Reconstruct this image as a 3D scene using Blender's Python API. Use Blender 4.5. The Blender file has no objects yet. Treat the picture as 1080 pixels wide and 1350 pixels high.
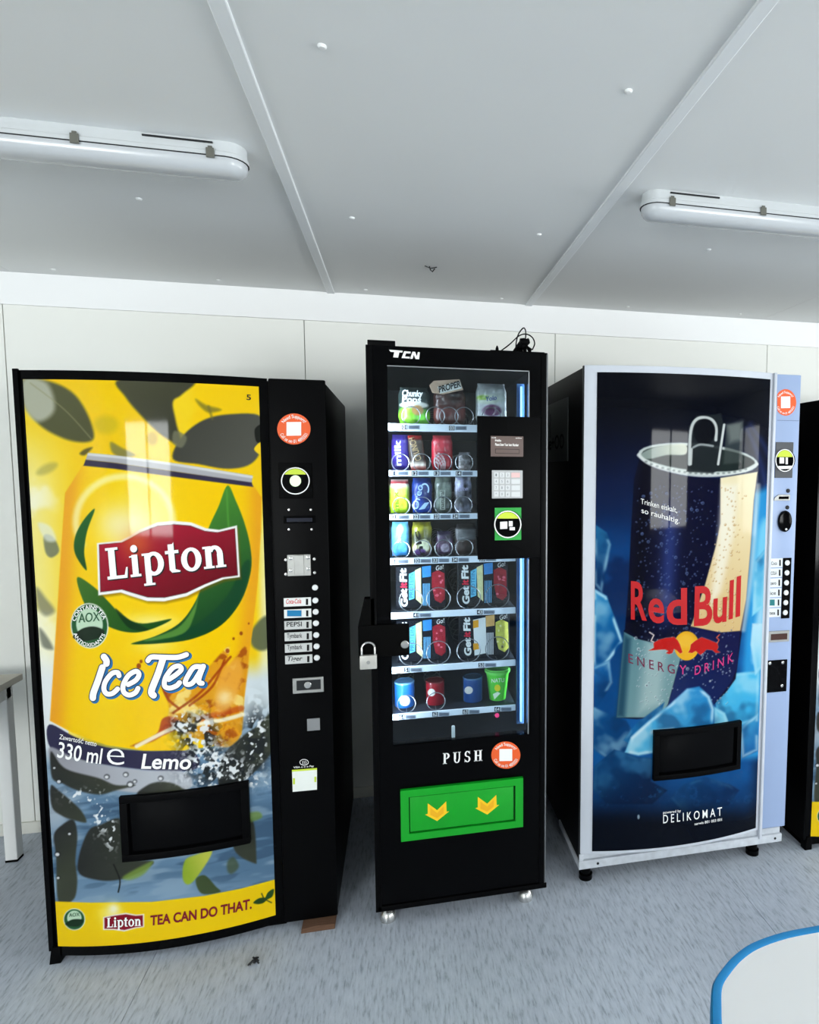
import bpy, bmesh, math, random
import numpy as np
from mathutils import Vector, Matrix
from mathutils.geometry import tessellate_polygon
random.seed(7); np.random.seed(7)
S = bpy.context.scene
COL = S.collection

# ------------------------------------------------------------------ camera
H = 1.554; YAW = .224; PITCH = .081; ROLL = .004
FPX = 826.763; PX = 715.778; PY = 686.512            # focal length and principal point, 1080x1350 frame
_cy, _sy = math.cos(YAW), math.sin(YAW)
CF = np.array([_sy*math.cos(PITCH), _cy*math.cos(PITCH), -math.sin(PITCH)])
_R0 = np.array([_cy, -_sy, 0.]); _U0 = np.cross(_R0, CF)
CR = math.cos(ROLL)*_R0 + math.sin(ROLL)*_U0
CU = np.cross(CR, CF)
CO = np.array([0, 0, H])
cam = bpy.data.cameras.new('camera'); camo = bpy.data.objects.new('camera', cam); COL.objects.link(camo)
cam.sensor_fit = 'HORIZONTAL'; cam.sensor_width = 36; cam.lens = FPX*36/1080
cam.shift_x = (540-PX)/1080; cam.shift_y = (PY-675)/1080
cam.clip_start = .02
m = Matrix.Identity(4)
for i in range(3):
    m[i][0] = CR[i]; m[i][1] = CU[i]; m[i][2] = -CF[i]; m[i][3] = CO[i]
camo.matrix_world = m
S.camera = camo

# ------------------------------------------------------------------ light and exposure
S.view_settings.view_transform = 'Standard'; S.view_settings.look = 'None'
S.view_settings.gamma = 1; S.view_settings.exposure = 0.0
S.view_settings.use_curve_mapping = False
W = bpy.data.worlds.new('daylight'); S.world = W; W.use_nodes = True
bg = W.node_tree.nodes['Background']
sky = W.node_tree.nodes.new('ShaderNodeTexSky'); sky.sky_type = 'HOSEK_WILKIE'; sky.turbidity = 6
W.node_tree.links.new(sky.outputs[0], bg.inputs[0]); bg.inputs[1].default_value = 1.6
ROOM_X0, ROOM_X1, ROOM_Y0, WY, CZ = -3.4, 4.6, -2.6, 2.987, 2.332
WIN_FRONT = [(-3.05, -1.55), (1.9, 3.4)]        # windows in the wall behind the camera
WZ0, WZ1 = .85, 2.05
WIN_RIGHT = [(-1.7, -.2), (.5, 1.9)]
def area(name, loc, rot, sx, sy, e, col):
    l = bpy.data.lights.new(name, 'AREA'); l.shape = 'RECTANGLE'; l.size = sx; l.size_y = sy; l.energy = e; l.color = col
    o = bpy.data.objects.new(name, l); COL.objects.link(o); o.location = loc; o.rotation_euler = rot
    return o
DAY = (.975, .98, .985)
for a, b in WIN_FRONT:
    area('window_daylight', ((a+b)/2, ROOM_Y0-.12, (WZ0+WZ1)/2), (math.radians(90), 0, 0), b-a, WZ1-WZ0, 158, DAY)
for a, b in WIN_RIGHT:
    area('window_daylight', (ROOM_X1+.12, (a+b)/2, (WZ0+WZ1)/2), (math.radians(90), 0, math.radians(90)), b-a, WZ1-WZ0, 92, DAY)

# ------------------------------------------------------------------ pixel <-> place
def ray(u, v):
    u = np.asarray(u, float)[..., None]; v = np.asarray(v, float)[..., None]
    return CF + CR*(u-PX)/FPX - CU*(v-PY)/FPX
def atY(u, v, y):
    d = ray(u, v); return CO + d*(np.asarray(y, float)[..., None]/d[..., 1:2])
def atZ(u, v, z):
    d = ray(u, v); return CO + d*((z-H)/d[..., 2:3])
def atX(u, v, x):
    d = ray(u, v); return CO + d*(x/d[..., 0:1])
def proj(P):
    v = np.asarray(P, float)-CO; z = v@CF
    return PX+FPX*(v@CR)/z, PY-FPX*(v@CU)/z
def onto(u, v, surf, eps=0.):
    """point of the front y = surf(x) seen at pixel u, v, lifted by eps"""
    u = np.asarray(u, float); v = np.asarray(v, float)
    y = np.full(u.shape, surf(0.) if False else 2.1)
    for _ in range(8):
        P = atY(u, v, y); y = surf(P[..., 0])-eps
    return atY(u, v, y)

# ------------------------------------------------------------------ materials
def lin(c):
    c = np.asarray(c, float)/255.
    return np.where(c <= .04045, c/12.92, ((c+.055)/1.055)**2.4)
MATS = {}
def mat(name, rgb, rough=.5, metal=0., spec=.2, bump=0., bscale=40., var=0., vscale=6., emit=0., stretch=(1, 1, 1), trans=0., coat=0.):
    if name in MATS: return MATS[name]
    M = bpy.data.materials.new(name); M.use_nodes = True; nt = M.node_tree; N = nt.nodes; L = nt.links
    b = N['Principled BSDF']; col = [float(x) for x in lin(rgb)]+[1]
    b.inputs['Base Color'].default_value = col; b.inputs['Roughness'].default_value = rough
    b.inputs['Metallic'].default_value = metal; b.inputs['Specular IOR Level'].default_value = spec
    b.inputs['Transmission Weight'].default_value = trans; b.inputs['Coat Weight'].default_value = coat
    tc = N.new('ShaderNodeTexCoord'); mp = N.new('ShaderNodeMapping'); L.new(tc.outputs['Object'], mp.inputs[0]); mp.inputs['Scale'].default_value = stretch
    nz = N.new('ShaderNodeTexNoise'); nz.inputs['Scale'].default_value = vscale; nz.inputs['Detail'].default_value = 5; L.new(mp.outputs[0], nz.inputs[0])
    mx = N.new('ShaderNodeMix'); mx.data_type = 'RGBA'
    mx.inputs['A'].default_value = [max(0, c*(1-var)) for c in col[:3]]+[1]; mx.inputs['B'].default_value = [min(1, c*(1+var)) for c in col[:3]]+[1]
    L.new(nz.outputs[0], mx.inputs['Factor']); L.new(mx.outputs['Result'], b.inputs['Base Color'])
    if bump:
        n2 = N.new('ShaderNodeTexNoise'); n2.inputs['Scale'].default_value = bscale; n2.inputs['Detail'].default_value = 4; L.new(mp.outputs[0], n2.inputs[0])
        bp = N.new('ShaderNodeBump'); bp.inputs['Strength'].default_value = bump; bp.inputs['Distance'].default_value = .01
        L.new(n2.outputs[0], bp.inputs['Height']); L.new(bp.outputs[0], b.inputs['Normal'])
    if emit:
        b.inputs['Emission Color'].default_value = col; b.inputs['Emission Strength'].default_value = emit
    MATS[name] = M; return M
def paint_mat(name, rough=.15, spec=.4):
    """shows the printed colours stored on the mesh"""
    if name in MATS: return MATS[name]
    M = bpy.data.materials.new(name); M.use_nodes = True; nt = M.node_tree; b = nt.nodes['Principled BSDF']
    a = nt.nodes.new('ShaderNodeVertexColor'); a.layer_name = 'print'
    nt.links.new(a.outputs[0], b.inputs['Base Color']); b.inputs['Roughness'].default_value = rough; b.inputs['Specular IOR Level'].default_value = spec
    MATS[name] = M; return M
def glass_mat(name, tint=(235, 242, 245), refl=1.):
    M = bpy.data.materials.new(name); M.use_nodes = True; nt = M.node_tree; N = nt.nodes; L = nt.links
    N.remove(N['Principled BSDF']); out = N['Material Output']
    t = N.new('ShaderNodeBsdfTransparent'); t.inputs[0].default_value = [float(x) for x in lin(tint)]+[1]
    g = N.new('ShaderNodeBsdfGlossy'); g.inputs['Roughness'].default_value = .02
    f = N.new('ShaderNodeFresnel'); f.inputs[0].default_value = 1.45
    mu = N.new('ShaderNodeMath'); mu.operation = 'MULTIPLY'; mu.inputs[1].default_value = refl; L.new(f.outputs[0], mu.inputs[0])
    mx = N.new('ShaderNodeMixShader'); L.new(mu.outputs[0], mx.inputs[0]); L.new(t.outputs[0], mx.inputs[1]); L.new(g.outputs[0], mx.inputs[2]); L.new(mx.outputs[0], out.inputs[0])
    MATS[name] = M; return M

BLACK = mat('black_powder_coat', (5, 5, 6), .42, spec=.05, bump=.02, bscale=900)
BLACKG = mat('black_gloss', (4, 4, 5), .12, spec=.07)
BLACKM = mat('black_matt', (4, 4, 4), .7, spec=.05)
DGREY = mat('dark_grey_metal', (42, 44, 46), .45, metal=.4)
SILVER = mat('silver_frame_paint', (200, 205, 214), .38, spec=.4, var=.05, vscale=9)
SILVERD = mat('scuffed_frame_paint', (190, 195, 202), .5, spec=.35, var=.28, vscale=35)
PALEBLUE = mat('pale_blue_panel', (150, 169, 204), .35, spec=.4, var=.03)
CHROME = mat('bright_metal', (200, 200, 198), .25, metal=.9, var=.1, vscale=30)
STEEL = mat('brushed_steel', (165, 165, 162), .4, metal=.75, var=.12, vscale=60)
WHITE = mat('white_print', (240, 240, 238), .5)
WHITEP = mat('white_plastic', (228, 230, 230), .35, var=.03)
INK = mat('black_ink', (14, 14, 16), .5)
ORANGE = mat('orange_sticker', (232, 96, 48), .45)
GREEN = mat('green_plastic', (8, 158, 34), .35, spec=.4, var=.06, vscale=12)
GREEND = mat('green_plate', (52, 165, 72), .4)
YELLOW = mat('yellow_print', (250, 200, 40), .45)

# ------------------------------------------------------------------ mesh helpers
ORG = {}
def linkobj(name, me, parent):
    o = bpy.data.objects.new(name, me); COL.objects.link(o)
    if parent is not None:
        o.parent = parent; ORG[o.name] = ORG[parent.name]
    else:
        ORG[o.name] = np.zeros(3)
    return o
def thing(name, label, cat, loc, group=None):
    o = bpy.data.objects.new(name, None); COL.objects.link(o); o.location = [float(x) for x in loc]; o.empty_display_size = .1
    ORG[o.name] = np.array(loc, float); o['label'] = label; o['category'] = cat
    if group: o['group'] = group
    return o
def tag(o, label, cat, group=None):
    o['label'] = label; o['category'] = cat
    if group: o['group'] = group
    return o
def struct(o):
    o['kind'] = 'structure'; return o

class MB:
    def __init__(s): s.v = []; s.f = []
    def add(s, vs, fs):
        n = len(s.v); s.v += [tuple(float(c) for c in p) for p in vs]; s.f += [tuple(i+n for i in f) for f in fs]; return s
    def box(s, x0, x1, y0, y1, z0, z1):
        return s.add([(x0, y0, z0), (x1, y0, z0), (x1, y1, z0), (x0, y1, z0), (x0, y0, z1), (x1, y0, z1), (x1, y1, z1), (x0, y1, z1)],
                     [(0, 3, 2, 1), (4, 5, 6, 7), (0, 1, 5, 4), (1, 2, 6, 5), (2, 3, 7, 6), (3, 0, 4, 7)])
    def prism(s, poly, y0, y1):
        """polygon in x,z (seen from the front, any order), from y0 (front) to y1"""
        a = sum(poly[i][0]*poly[(i+1) % len(poly)][1]-poly[(i+1) % len(poly)][0]*poly[i][1] for i in range(len(poly)))
        if a < 0: poly = poly[::-1]
        n = len(poly); vs = [(x, y0, z) for x, z in poly]+[(x, y1, z) for x, z in poly]
        return s.add(vs, [tuple(range(n)), tuple(range(2*n-1, n-1, -1))]+[(i, i+n, (i+1) % n+n, (i+1) % n) for i in range(n)])
    def lathe(s, prof, c, axis='z', n=20):
        """profile (r, h) around axis through c"""
        vs = []; fs = []
        for r, h in prof:
            for k in range(n):
                a = 2*math.pi*k/n; p, q = r*math.cos(a), r*math.sin(a)
                d = {'z': (p, q, h), 'y': (p, h, q), 'x': (h, p, q)}[axis]
                vs.append((c[0]+d[0], c[1]+d[1], c[2]+d[2]))
        for i in range(len(prof)-1):
            for k in range(n):
                fs.append((i*n+k, i*n+(k+1) % n, (i+1)*n+(k+1) % n, (i+1)*n+k))
        fs.append(tuple(range(n-1, -1, -1))); fs.append(tuple((len(prof)-1)*n+k for k in range(n)))
        return s.add(vs, fs)
    def tube(s, pts, r, n=6):
        pts = [Vector([float(c) for c in p]) for p in pts]; vs = []; fs = []; up = None
        for i, p in enumerate(pts):
            t = (pts[min(i+1, len(pts)-1)]-pts[max(i-1, 0)]).normalized()
            if up is None: up = t.orthogonal().normalized()
            up = (up-t*up.dot(t)).normalized(); w = t.cross(up)
            for k in range(n):
                a = 2*math.pi*k/n; vs.append(p+up*(r*math.cos(a))+w*(r*math.sin(a)))
        for i in range(len(pts)-1):
            for k in range(n): fs.append((i*n+k, i*n+(k+1) % n, (i+1)*n+(k+1) % n, (i+1)*n+k))
        fs.append(tuple(range(n-1, -1, -1))); fs.append(tuple((len(pts)-1)*n+k for k in range(n)))
        return s.add(vs, fs)
    def sweep(s, sections):
        """closed loops of equal length, capped"""
        n = len(sections[0]); vs = [p for sec in sections for p in sec]; fs = []
        for i in range(len(sections)-1):
            for k in range(n): fs.append((i*n+k, i*n+(k+1) % n, (i+1)*n+(k+1) % n, (i+1)*n+k))
        fs.append(tuple(range(n-1, -1, -1))); fs.append(tuple((len(sections)-1)*n+k for k in range(n)))
        return s.add(vs, fs)
    def build(s, name, material, parent=None, bevel=0., seg=2, smooth=True):
        org = ORG[parent.name] if parent is not None else np.zeros(3)
        bm = bmesh.new()
        vs = [bm.verts.new((p[0]-org[0], p[1]-org[1], p[2]-org[2])) for p in s.v]
        for f in s.f:
            try: bm.faces.new([vs[i] for i in f])
            except ValueError: pass
        bmesh.ops.recalc_face_normals(bm, faces=bm.faces)
        if bevel:
            es = [e for e in bm.edges if len(e.link_faces) == 2 and e.calc_face_angle(0) > .6]
            bmesh.ops.bevel(bm, geom=es, offset=bevel, segments=seg, affect='EDGES', profile=.6, clamp_overlap=True)
        if smooth:
            for f in bm.faces: f.smooth = True
            for e in bm.edges:
                if len(e.link_faces) == 2 and e.calc_face_angle(0) > .6: e.smooth = False
        me = bpy.data.meshes.new(name); bm.to_mesh(me); bm.free()
        me.materials.append(material)
        return linkobj(name, me, parent)
def rrect(x0, x1, z0, z1, r, n=5):
    P = []
    for cx, cz, a0 in ((x1-r, z1-r, 0), (x0+r, z1-r, 90), (x0+r, z0+r, 180), (x1-r, z0+r, 270)):
        for k in range(n+1):
            a = math.radians(a0+90*k/n); P.append((cx+r*math.cos(a), cz+r*math.sin(a)))
    return P
def box(name, b, material, parent=None, bevel=0., **k):
    return MB().box(*b).build(name, material, parent, bevel, **k)

# ------------------------------------------------------------------ lettering and flat print
_TC = {}
def glyphs(s, bold=0., shear=0.):
    k = (s, bold, shear)
    if k in _TC: return _TC[k]
    cu = bpy.data.curves.new('lettering_tmp', 'FONT'); cu.body = s; cu.size = 1; cu.offset = bold; cu.shear = shear; cu.resolution_u = 4
    o = bpy.data.objects.new('lettering_tmp', cu); COL.objects.link(o)
    dg = bpy.context.evaluated_depsgraph_get(); me = bpy.data.meshes.new_from_object(o.evaluated_get(dg))
    me.calc_loop_triangles()
    v = np.array([tuple(p.co)[:2] for p in me.vertices]); t = [tuple(q.vertices) for q in me.loop_triangles]
    bpy.data.objects.remove(o); bpy.data.curves.remove(cu); bpy.data.meshes.remove(me)
    v[:, 1] /= .69
    x0, x1 = v[:, 0].min(), v[:, 0].max(); v[:, 0] = (v[:, 0]-x0)/(x1-x0)
    _TC[k] = (v, t); return _TC[k]
def ell(cx, cy, rx, ry, n=24, a0=0., a1=360.):
    return [(cx+rx*math.cos(math.radians(a0+(a1-a0)*k/n)), cy+ry*math.sin(math.radians(a0+(a1-a0)*k/n))) for k in range(n+(a1-a0 < 360))]
def ringpolys(cx, cy, ro, ri, n=24, a0=0., a1=360.):
    A = [math.radians(a0+(a1-a0)*k/n) for k in range(n+1)]
    return [[(cx+ro[0]*math.cos(a), cy+ro[1]*math.sin(a)), (cx+ro[0]*math.cos(b), cy+ro[1]*math.sin(b)),
             (cx+ri[0]*math.cos(b), cy+ri[1]*math.sin(b)), (cx+ri[0]*math.cos(a), cy+ri[1]*math.sin(a))] for a, b in zip(A, A[1:])]
def R4(x0, y0, x1, y1): return [(x0, y0), (x1, y0), (x1, y1), (x0, y1)]
SERIF = {  # hand-cut serif capitals and small letters: list of convex-ish polygons, then advance
 'L': ([R4(.1, 0, .34, 1), R4(0, .92, .46, 1), R4(0, 0, .72, .1), [(.62, 0), (.74, 0), (.78, .34), (.72, .34)]], .84),
 'i': ([R4(.09, 0, .31, .7), [(0, .62), (.09, .62), (.31, .7), (0, .66)], R4(0, 0, .4, .08), ell(.2, .89, .13, .12, 14)], .45),
 'p': ([R4(.09, -.32, .31, .7), R4(0, .63, .31, .7), R4(0, -.32, .42, -.25)]+ringpolys(.42, .35, (.38, .38), (.16, .26), 20, -150, 150), .85),
 't': ([R4(.12, .08, .34, .9), R4(0, .6, .5, .7), [(.12, .1), (.34, .1), (.52, .04), (.5, 0), (.2, 0)], [(.12, .7), (.34, .7), (.34, .96)]], .55),
 'o': (ringpolys(.38, .35, (.38, .38), (.16, .27), 24), .8),
 'n': ([R4(.09, 0, .31, .7), R4(0, .63, .31, .7), R4(0, 0, .4, .07), R4(.52, 0, .74, .44), R4(.45, 0, .83, .07)]+ringpolys(.44, .42, (.3, .29), (.09, .17), 12, 0, 150), .88),
 'P': ([R4(.1, 0, .34, 1), R4(0, .94, .4, 1), R4(0, 0, .46, .06)]+ringpolys(.36, .72, (.42, .28), (.19, .21), 14, -90, 90), .9),
 'U': ([R4(.1, .34, .34, 1), R4(0, .94, .46, 1), R4(.66, .34, .8, 1), R4(.56, .94, .9, 1)]+ringpolys(.45, .35, (.35, .36), (.16, .28), 14, 180, 360), 1.02),
 'S': (ringpolys(.36, .74, (.32, .27), (.12, .2), 14, 20, 270)+ringpolys(.36, .27, (.34, .28), (.14, .21), 14, -160, 90)+[[(.6, .72), (.66, .72), (.66, 1.0), (.62, 1.0)], [(.04, 0), (.08, 0), (.1, .3), (.04, .3)]], .84),
 'H': ([R4(.1, 0, .34, 1), R4(0, .94, .44, 1), R4(0, 0, .44, .06), R4(.62, 0, .86, 1), R4(.52, .94, .96, 1), R4(.52, 0, .96, .06), R4(.34, .47, .62, .55)], 1.08)}
def serif(s, track=.06):
    V = []; T = []; x = 0
    for ch in s:
        polys, adv = SERIF[ch]
        for P in polys:
            n = len(V); V += [(x+a, b) for a, b in P]; T += [(n, n+i, n+i+1) for i in range(1, len(P)-1)]
        x += adv+track
    V = np.array(V); V[:, 0] = (V[:, 0]-V[:, 0].min())/(V[:, 0].max()-V[:, 0].min())
    return V, T
class Decal:
    """flat print lying on a front y = surf(x); laid out where the photograph shows it"""
    def __init__(s, surf, eps=.001): s.surf = surf; s.eps = eps; s.v = []; s.t = []; s.seg = []
    def mark(s): s.seg.append((len(s.v), len(s.t))); return s
    def raw(s, uv, tris):
        P = onto(uv[:, 0], uv[:, 1], s.surf, s.eps); n = len(s.v); s.v += [tuple(p) for p in P]; s.t += [tuple(i+n for i in t) for t in tris]; return s
    def poly(s, pts):
        s.mark(); tr = tessellate_polygon([[Vector((p[0], p[1], 0)) for p in pts]]); return s.raw(np.array(pts, float), tr)
    def text(s, txt, p0, p1, cap, bold=0., shear=0., sag=0., up=None, geo=None, dx=0, dy=0):
        s.mark(); V, T = geo if geo is not None else glyphs(txt, bold, shear)
        p0 = np.array(p0, float)+(dx, dy); p1 = np.array(p1, float)+(dx, dy); b = p1-p0
        n = np.array([b[1], -b[0]])/np.linalg.norm(b) if up is None else np.array(up, float)
        uv = p0+V[:, :1]*b+V[:, 1:2]*cap*n
        uv[:, 1] += sag*4*V[:, 0]*(1-V[:, 0])
        return s.raw(uv, T)
    def ellipse(s, c, rx, ry, n=28):
        s.mark(); k = 5; uv = [c]+[p for j in range(1, k+1) for p in ell(c[0], c[1], rx*j/k, ry*j/k, n)]
        tr = [(0, 1+i, 1+(i+1) % n) for i in range(n)]
        for j in range(k-1):
            for i in range(n):
                a, b, c_, d = 1+j*n+i, 1+j*n+(i+1) % n, 1+(j+1)*n+(i+1) % n, 1+(j+1)*n+i; tr += [(a, b, c_), (a, c_, d)]
        return s.raw(np.array(uv, float), tr)
    def ring(s, c, ro, ri, n=28, a0=0, a1=360):
        s.mark()
        for q in ringpolys(c[0], c[1], ro, ri, n, a0, a1): s.raw(np.array(q), [(0, 1, 2), (0, 2, 3)])
        return s
    def stroke(s, pts, hw):
        s.mark(); P = spline(pts, 5, False); d = np.gradient(P, axis=0); d /= np.linalg.norm(d, axis=1)[:, None]+1e-9; nn = np.stack([-d[:, 1], d[:, 0]], 1)
        uv = np.concatenate([P+nn*hw, P-nn*hw]); n = len(P); s.raw(uv, [t for i in range(n-1) for t in ((i, i+1, n+i+1), (i, n+i+1, n+i))])
        for c in (P[0], P[-1]):
            e_ = np.array([tuple(c)]+ell(c[0], c[1], hw, hw, 14)); s.raw(e_, [(0, 1+k, 1+(k+1) % 14) for k in range(14)])
        return s
    def arctext(s, txt, c, r, a0, a1, cap, bold=0.01, inward=False, ry=None):
        """text bent along an ellipse, angles in degrees, y down"""
        s.mark(); V, T = glyphs(txt, bold); ry = ry or r
        a = np.radians(a0+(a1-a0)*V[:, 0]); k = -1 if inward else 1
        uv = np.stack([c[0]+(r+k*V[:, 1]*cap)*np.cos(a), c[1]+(ry+k*V[:, 1]*cap)*np.sin(a)], 1); return s.raw(uv, T)
    def build(s, name, material, parent, join=False):
        """one object for each word or shape; join keeps the pieces of one mark together"""
        if not join and len(s.seg) > 1:
            o = None
            for (v0, t0), (v1, t1) in zip(s.seg, s.seg[1:]+[(len(s.v), len(s.t))]):
                o = s._one(name, material, parent, s.v[v0:v1], [tuple(i-v0 for i in t) for t in s.t[t0:t1]])
            return o
        return s._one(name, material, parent, s.v, s.t)
    def _one(s, name, material, parent, v, t):
        org = ORG[parent.name]; me = bpy.data.meshes.new(name)
        me.from_pydata([(p[0]-org[0], p[1]-org[1], p[2]-org[2]) for p in v], [], t); me.materials.append(material)
        me.update()
        bm = bmesh.new(); bm.from_mesh(me)
        for f in bm.faces:
            if f.normal.y > 0: f.normal_flip()
        bm.to_mesh(me); bm.free()
        return linkobj(name, me, parent)

# ------------------------------------------------------------------ painting printed fronts
def vnoise(u, v, sc, seed=0):
    x = u/sc; y = v/sc; xi = np.floor(x).astype(np.int64); yi = np.floor(y).astype(np.int64); fx = x-xi; fy = y-yi
    fx = fx*fx*(3-2*fx); fy = fy*fy*(3-2*fy)
    def h(a, b):
        n = (a*374761393+b*668265263+seed*974711) & 0x7fffffff; n = ((n ^ (n >> 13))*1274126177) & 0x7fffffff
        return ((n ^ (n >> 16)) & 0xffff)/65535.
    return (h(xi, yi)*(1-fx)+h(xi+1, yi)*fx)*(1-fy)+(h(xi, yi+1)*(1-fx)+h(xi+1, yi+1)*fx)*fy
def fbm(u, v, sc, seed=0, o=4): return sum(vnoise(u, v, sc/2**k, seed+k)*.5**k for k in range(o))/sum(.5**k for k in range(o))
def spline(pts, n=6, closed=True):
    P = [np.array(p, float) for p in pts]; out = []; N = len(P)
    for i in range(N if closed else N-1):
        a, b, c, d = (P[(i-1) % N], P[i], P[(i+1) % N], P[(i+2) % N]) if closed else (P[max(i-1, 0)], P[i], P[i+1], P[min(i+2, N-1)])
        for k in range(n):
            t = k/n; out.append(.5*((2*b)+(-a+c)*t+(2*a-5*b+4*c-d)*t*t+(-a+3*b-3*c+d)*t**3))
    if not closed: out.append(P[-1])
    return np.array(out)
def sstep(a, b, x):
    t = np.clip((x-a)/(b-a), 0, 1); return t*t*(3-2*t)
class Paint:
    def __init__(s, U, V, base=(0, 0, 0)): s.U = U; s.V = V; s.c = np.tile(np.array(base, float), (len(U), 1))
    def mix(s, idx, col, a):
        s.c[idx] = s.c[idx]*(1-a[:, None])+np.asarray(col, float)*a[:, None]
    def all(s, col, a): s.mix(slice(None), col, a)
    def _col(s, col, idx):
        if isinstance(col[0], (tuple, list)):       # two colours and the two points between which they blend
            c1, c2, p, q = col; d = np.array(q, float)-p; t = np.clip(((s.U[idx]-p[0])*d[0]+(s.V[idx]-p[1])*d[1])/(d@d), 0, 1)[:, None]
            return np.array(c1)*(1-t)+np.array(c2)*t
        return np.array(col, float)
    def dist(s, P, idx, closed=True):
        u, v = s.U[idx], s.V[idx]; d2 = np.full(u.shape, 1e12); ins = np.zeros(u.shape, bool); N = len(P)
        for i in range(N if closed else N-1):
            a, b = P[i], P[(i+1) % N]; e = b-a; w0, w1 = u-a[0], v-a[1]
            t = np.clip((w0*e[0]+w1*e[1])/max(e@e, 1e-9), 0, 1); d2 = np.minimum(d2, (w0-e[0]*t)**2+(w1-e[1]*t)**2)
            if closed and a[1] != b[1]:
                ins ^= ((a[1] > v) != (b[1] > v)) & (u < (b[0]-a[0])*(v-a[1])/(b[1]-a[1])+a[0])
        d = np.sqrt(d2); return np.where(ins, -d, d) if closed else d
    def near(s, P, pad):
        lo = P.min(0)-pad; hi = P.max(0)+pad
        return np.nonzero((s.U > lo[0]) & (s.U < hi[0]) & (s.V > lo[1]) & (s.V < hi[1]))[0]
    def poly(s, pts, col, a=1., soft=1., smooth=True, tex=None):
        P = spline(pts) if smooth else np.array(pts, float); idx = s.near(P, soft*2)
        if not len(idx): return s
        k = 1-sstep(-soft, soft, s.dist(P, idx))
        if tex is not None: k = k*tex[idx]
        s.mix(idx, s._col(col, idx), k*a); return s
    def line(s, pts, w, col, a=1., soft=1., smooth=True):
        P = spline(pts, 6, False) if smooth else np.array(pts, float); idx = s.near(P, w+soft*2)
        if not len(idx): return s
        k = 1-sstep(w-soft, w+soft, s.dist(P, idx, False)); s.mix(idx, s._col(col, idx), k*a); return s
    def ell(s, c, rx, ry, col, a=1., soft=1., ang=0.):
        t = np.radians(np.arange(0, 360, 12)); ca, sa = math.cos(math.radians(ang)), math.sin(math.radians(ang))
        x, y = rx*np.cos(t), ry*np.sin(t); return s.poly(np.stack([c[0]+x*ca-y*sa, c[1]+x*sa+y*ca], 1), col, a, soft, False)
    def glow(s, c, r, col, a, ry=None):
        k = np.exp(-((s.U-c[0])/r)**2-((s.V-c[1])/(ry or r))**2); s.all(col, k*a); return s

def painted_front(name, x0, x1, z0, z1, surf, eps, nx, nz, fn, material, parent, dens=1.):
    """front sheet following y = surf(x); each point takes the printed colour fn gives it"""
    xs = np.linspace(x0, x1, nx); zs = np.linspace(z0, z1, nz); Xg, Zg = np.meshgrid(xs, zs); Yg = surf(Xg)-eps
    P = np.stack([Xg.ravel(), Yg.ravel(), Zg.ravel()], 1); u, v = proj(P)
    c = fn(u, v); c = np.clip(c, 0, 255)
    org = ORG[parent.name]; me = bpy.data.meshes.new(name)
    i = np.arange(nx*nz).reshape(nz, nx); q = np.stack([i[:-1, :-1], i[:-1, 1:], i[1:, 1:], i[1:, :-1]], -1).reshape(-1, 4)
    # a rim that turns back so that the sheet has thickness
    me.vertices.add(len(P)); me.vertices.foreach_set('co', (P-org).ravel().astype(np.float32))
    me.loops.add(q.size); me.loops.foreach_set('vertex_index', q.ravel().astype(np.int32))
    me.polygons.add(len(q)); me.polygons.foreach_set('loop_start', np.arange(0, q.size, 4, dtype=np.int32))
    me.polygons.foreach_set('use_smooth', np.ones(len(q), bool))
    at = me.color_attributes.new('print', 'FLOAT_COLOR', 'POINT')
    rgba = np.ones((len(P), 4), np.float32); rgba[:, :3] = lin(c)*dens; at.data.foreach_set('color', rgba.ravel())
    me.update(calc_edges=True); me.materials.append(material)
    return linkobj(name, me, parent)

# ================================================================== the room
WALLM = mat('cream_wall_panel', (240, 241, 236), .55, spec=.3, var=.015, vscale=3)
CEILM = mat('grey_white_ceiling_panel', (229, 231, 231), .6, spec=.25, var=.03, vscale=2.2)
TRIMM = mat('white_trim', (248, 249, 250), .5, spec=.3)
JOINT = mat('joint_shadow_gap', (150, 150, 146), .8)
# floor: grey-blue vinyl sheet with fine streaks
FLM = bpy.data.materials.new('grey_blue_vinyl'); FLM.use_nodes = True
nt = FLM.node_tree; N = nt.nodes; L = nt.links; b = N['Principled BSDF']; b.inputs['Roughness'].default_value = .42; b.inputs['Specular IOR Level'].default_value = .35
tc = N.new('ShaderNodeTexCoord'); mp = N.new('ShaderNodeMapping'); mp.inputs['Scale'].default_value = (52, 8, 1); mp.inputs['Rotation'].default_value = (0, 0, .02); L.new(tc.outputs['Object'], mp.inputs[0])
n1 = N.new('ShaderNodeTexNoise'); n1.inputs['Scale'].default_value = 2.2; n1.inputs['Detail'].default_value = 8; n1.inputs['Roughness'].default_value = .65; L.new(mp.outputs[0], n1.inputs[0])
r1 = N.new('ShaderNodeValToRGB'); e = r1.color_ramp.elements
e[0].position = .3; e[0].color = (*lin((140, 149, 161)), 1); e[1].position = .7; e[1].color = (*lin((202, 210, 221)), 1)
x = r1.color_ramp.elements.new(.48); x.color = (*lin((186, 195, 207)), 1)
L.new(n1.outputs[0], r1.inputs[0])
n2 = N.new('ShaderNodeTexNoise'); n2.inputs['Scale'].default_value = 2.; n2.inputs['Detail'].default_value = 4; L.new(tc.outputs['Object'], n2.inputs[0])
r2 = N.new('ShaderNodeValToRGB'); r2.color_ramp.elements[0].position = .3; r2.color_ramp.elements[0].color = (.86, .86, .87, 1); r2.color_ramp.elements[1].position = .6; r2.color_ramp.elements[1].color = (1, 1, 1, 1); L.new(n2.outputs[0], r2.inputs[0])
mx = N.new('ShaderNodeMix'); mx.data_type = 'RGBA'; mx.blend_type = 'MULTIPLY'; mx.inputs['Factor'].default_value = 1; L.new(r1.outputs[0], mx.inputs['A']); L.new(r2.outputs[0], mx.inputs['B'])
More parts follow.
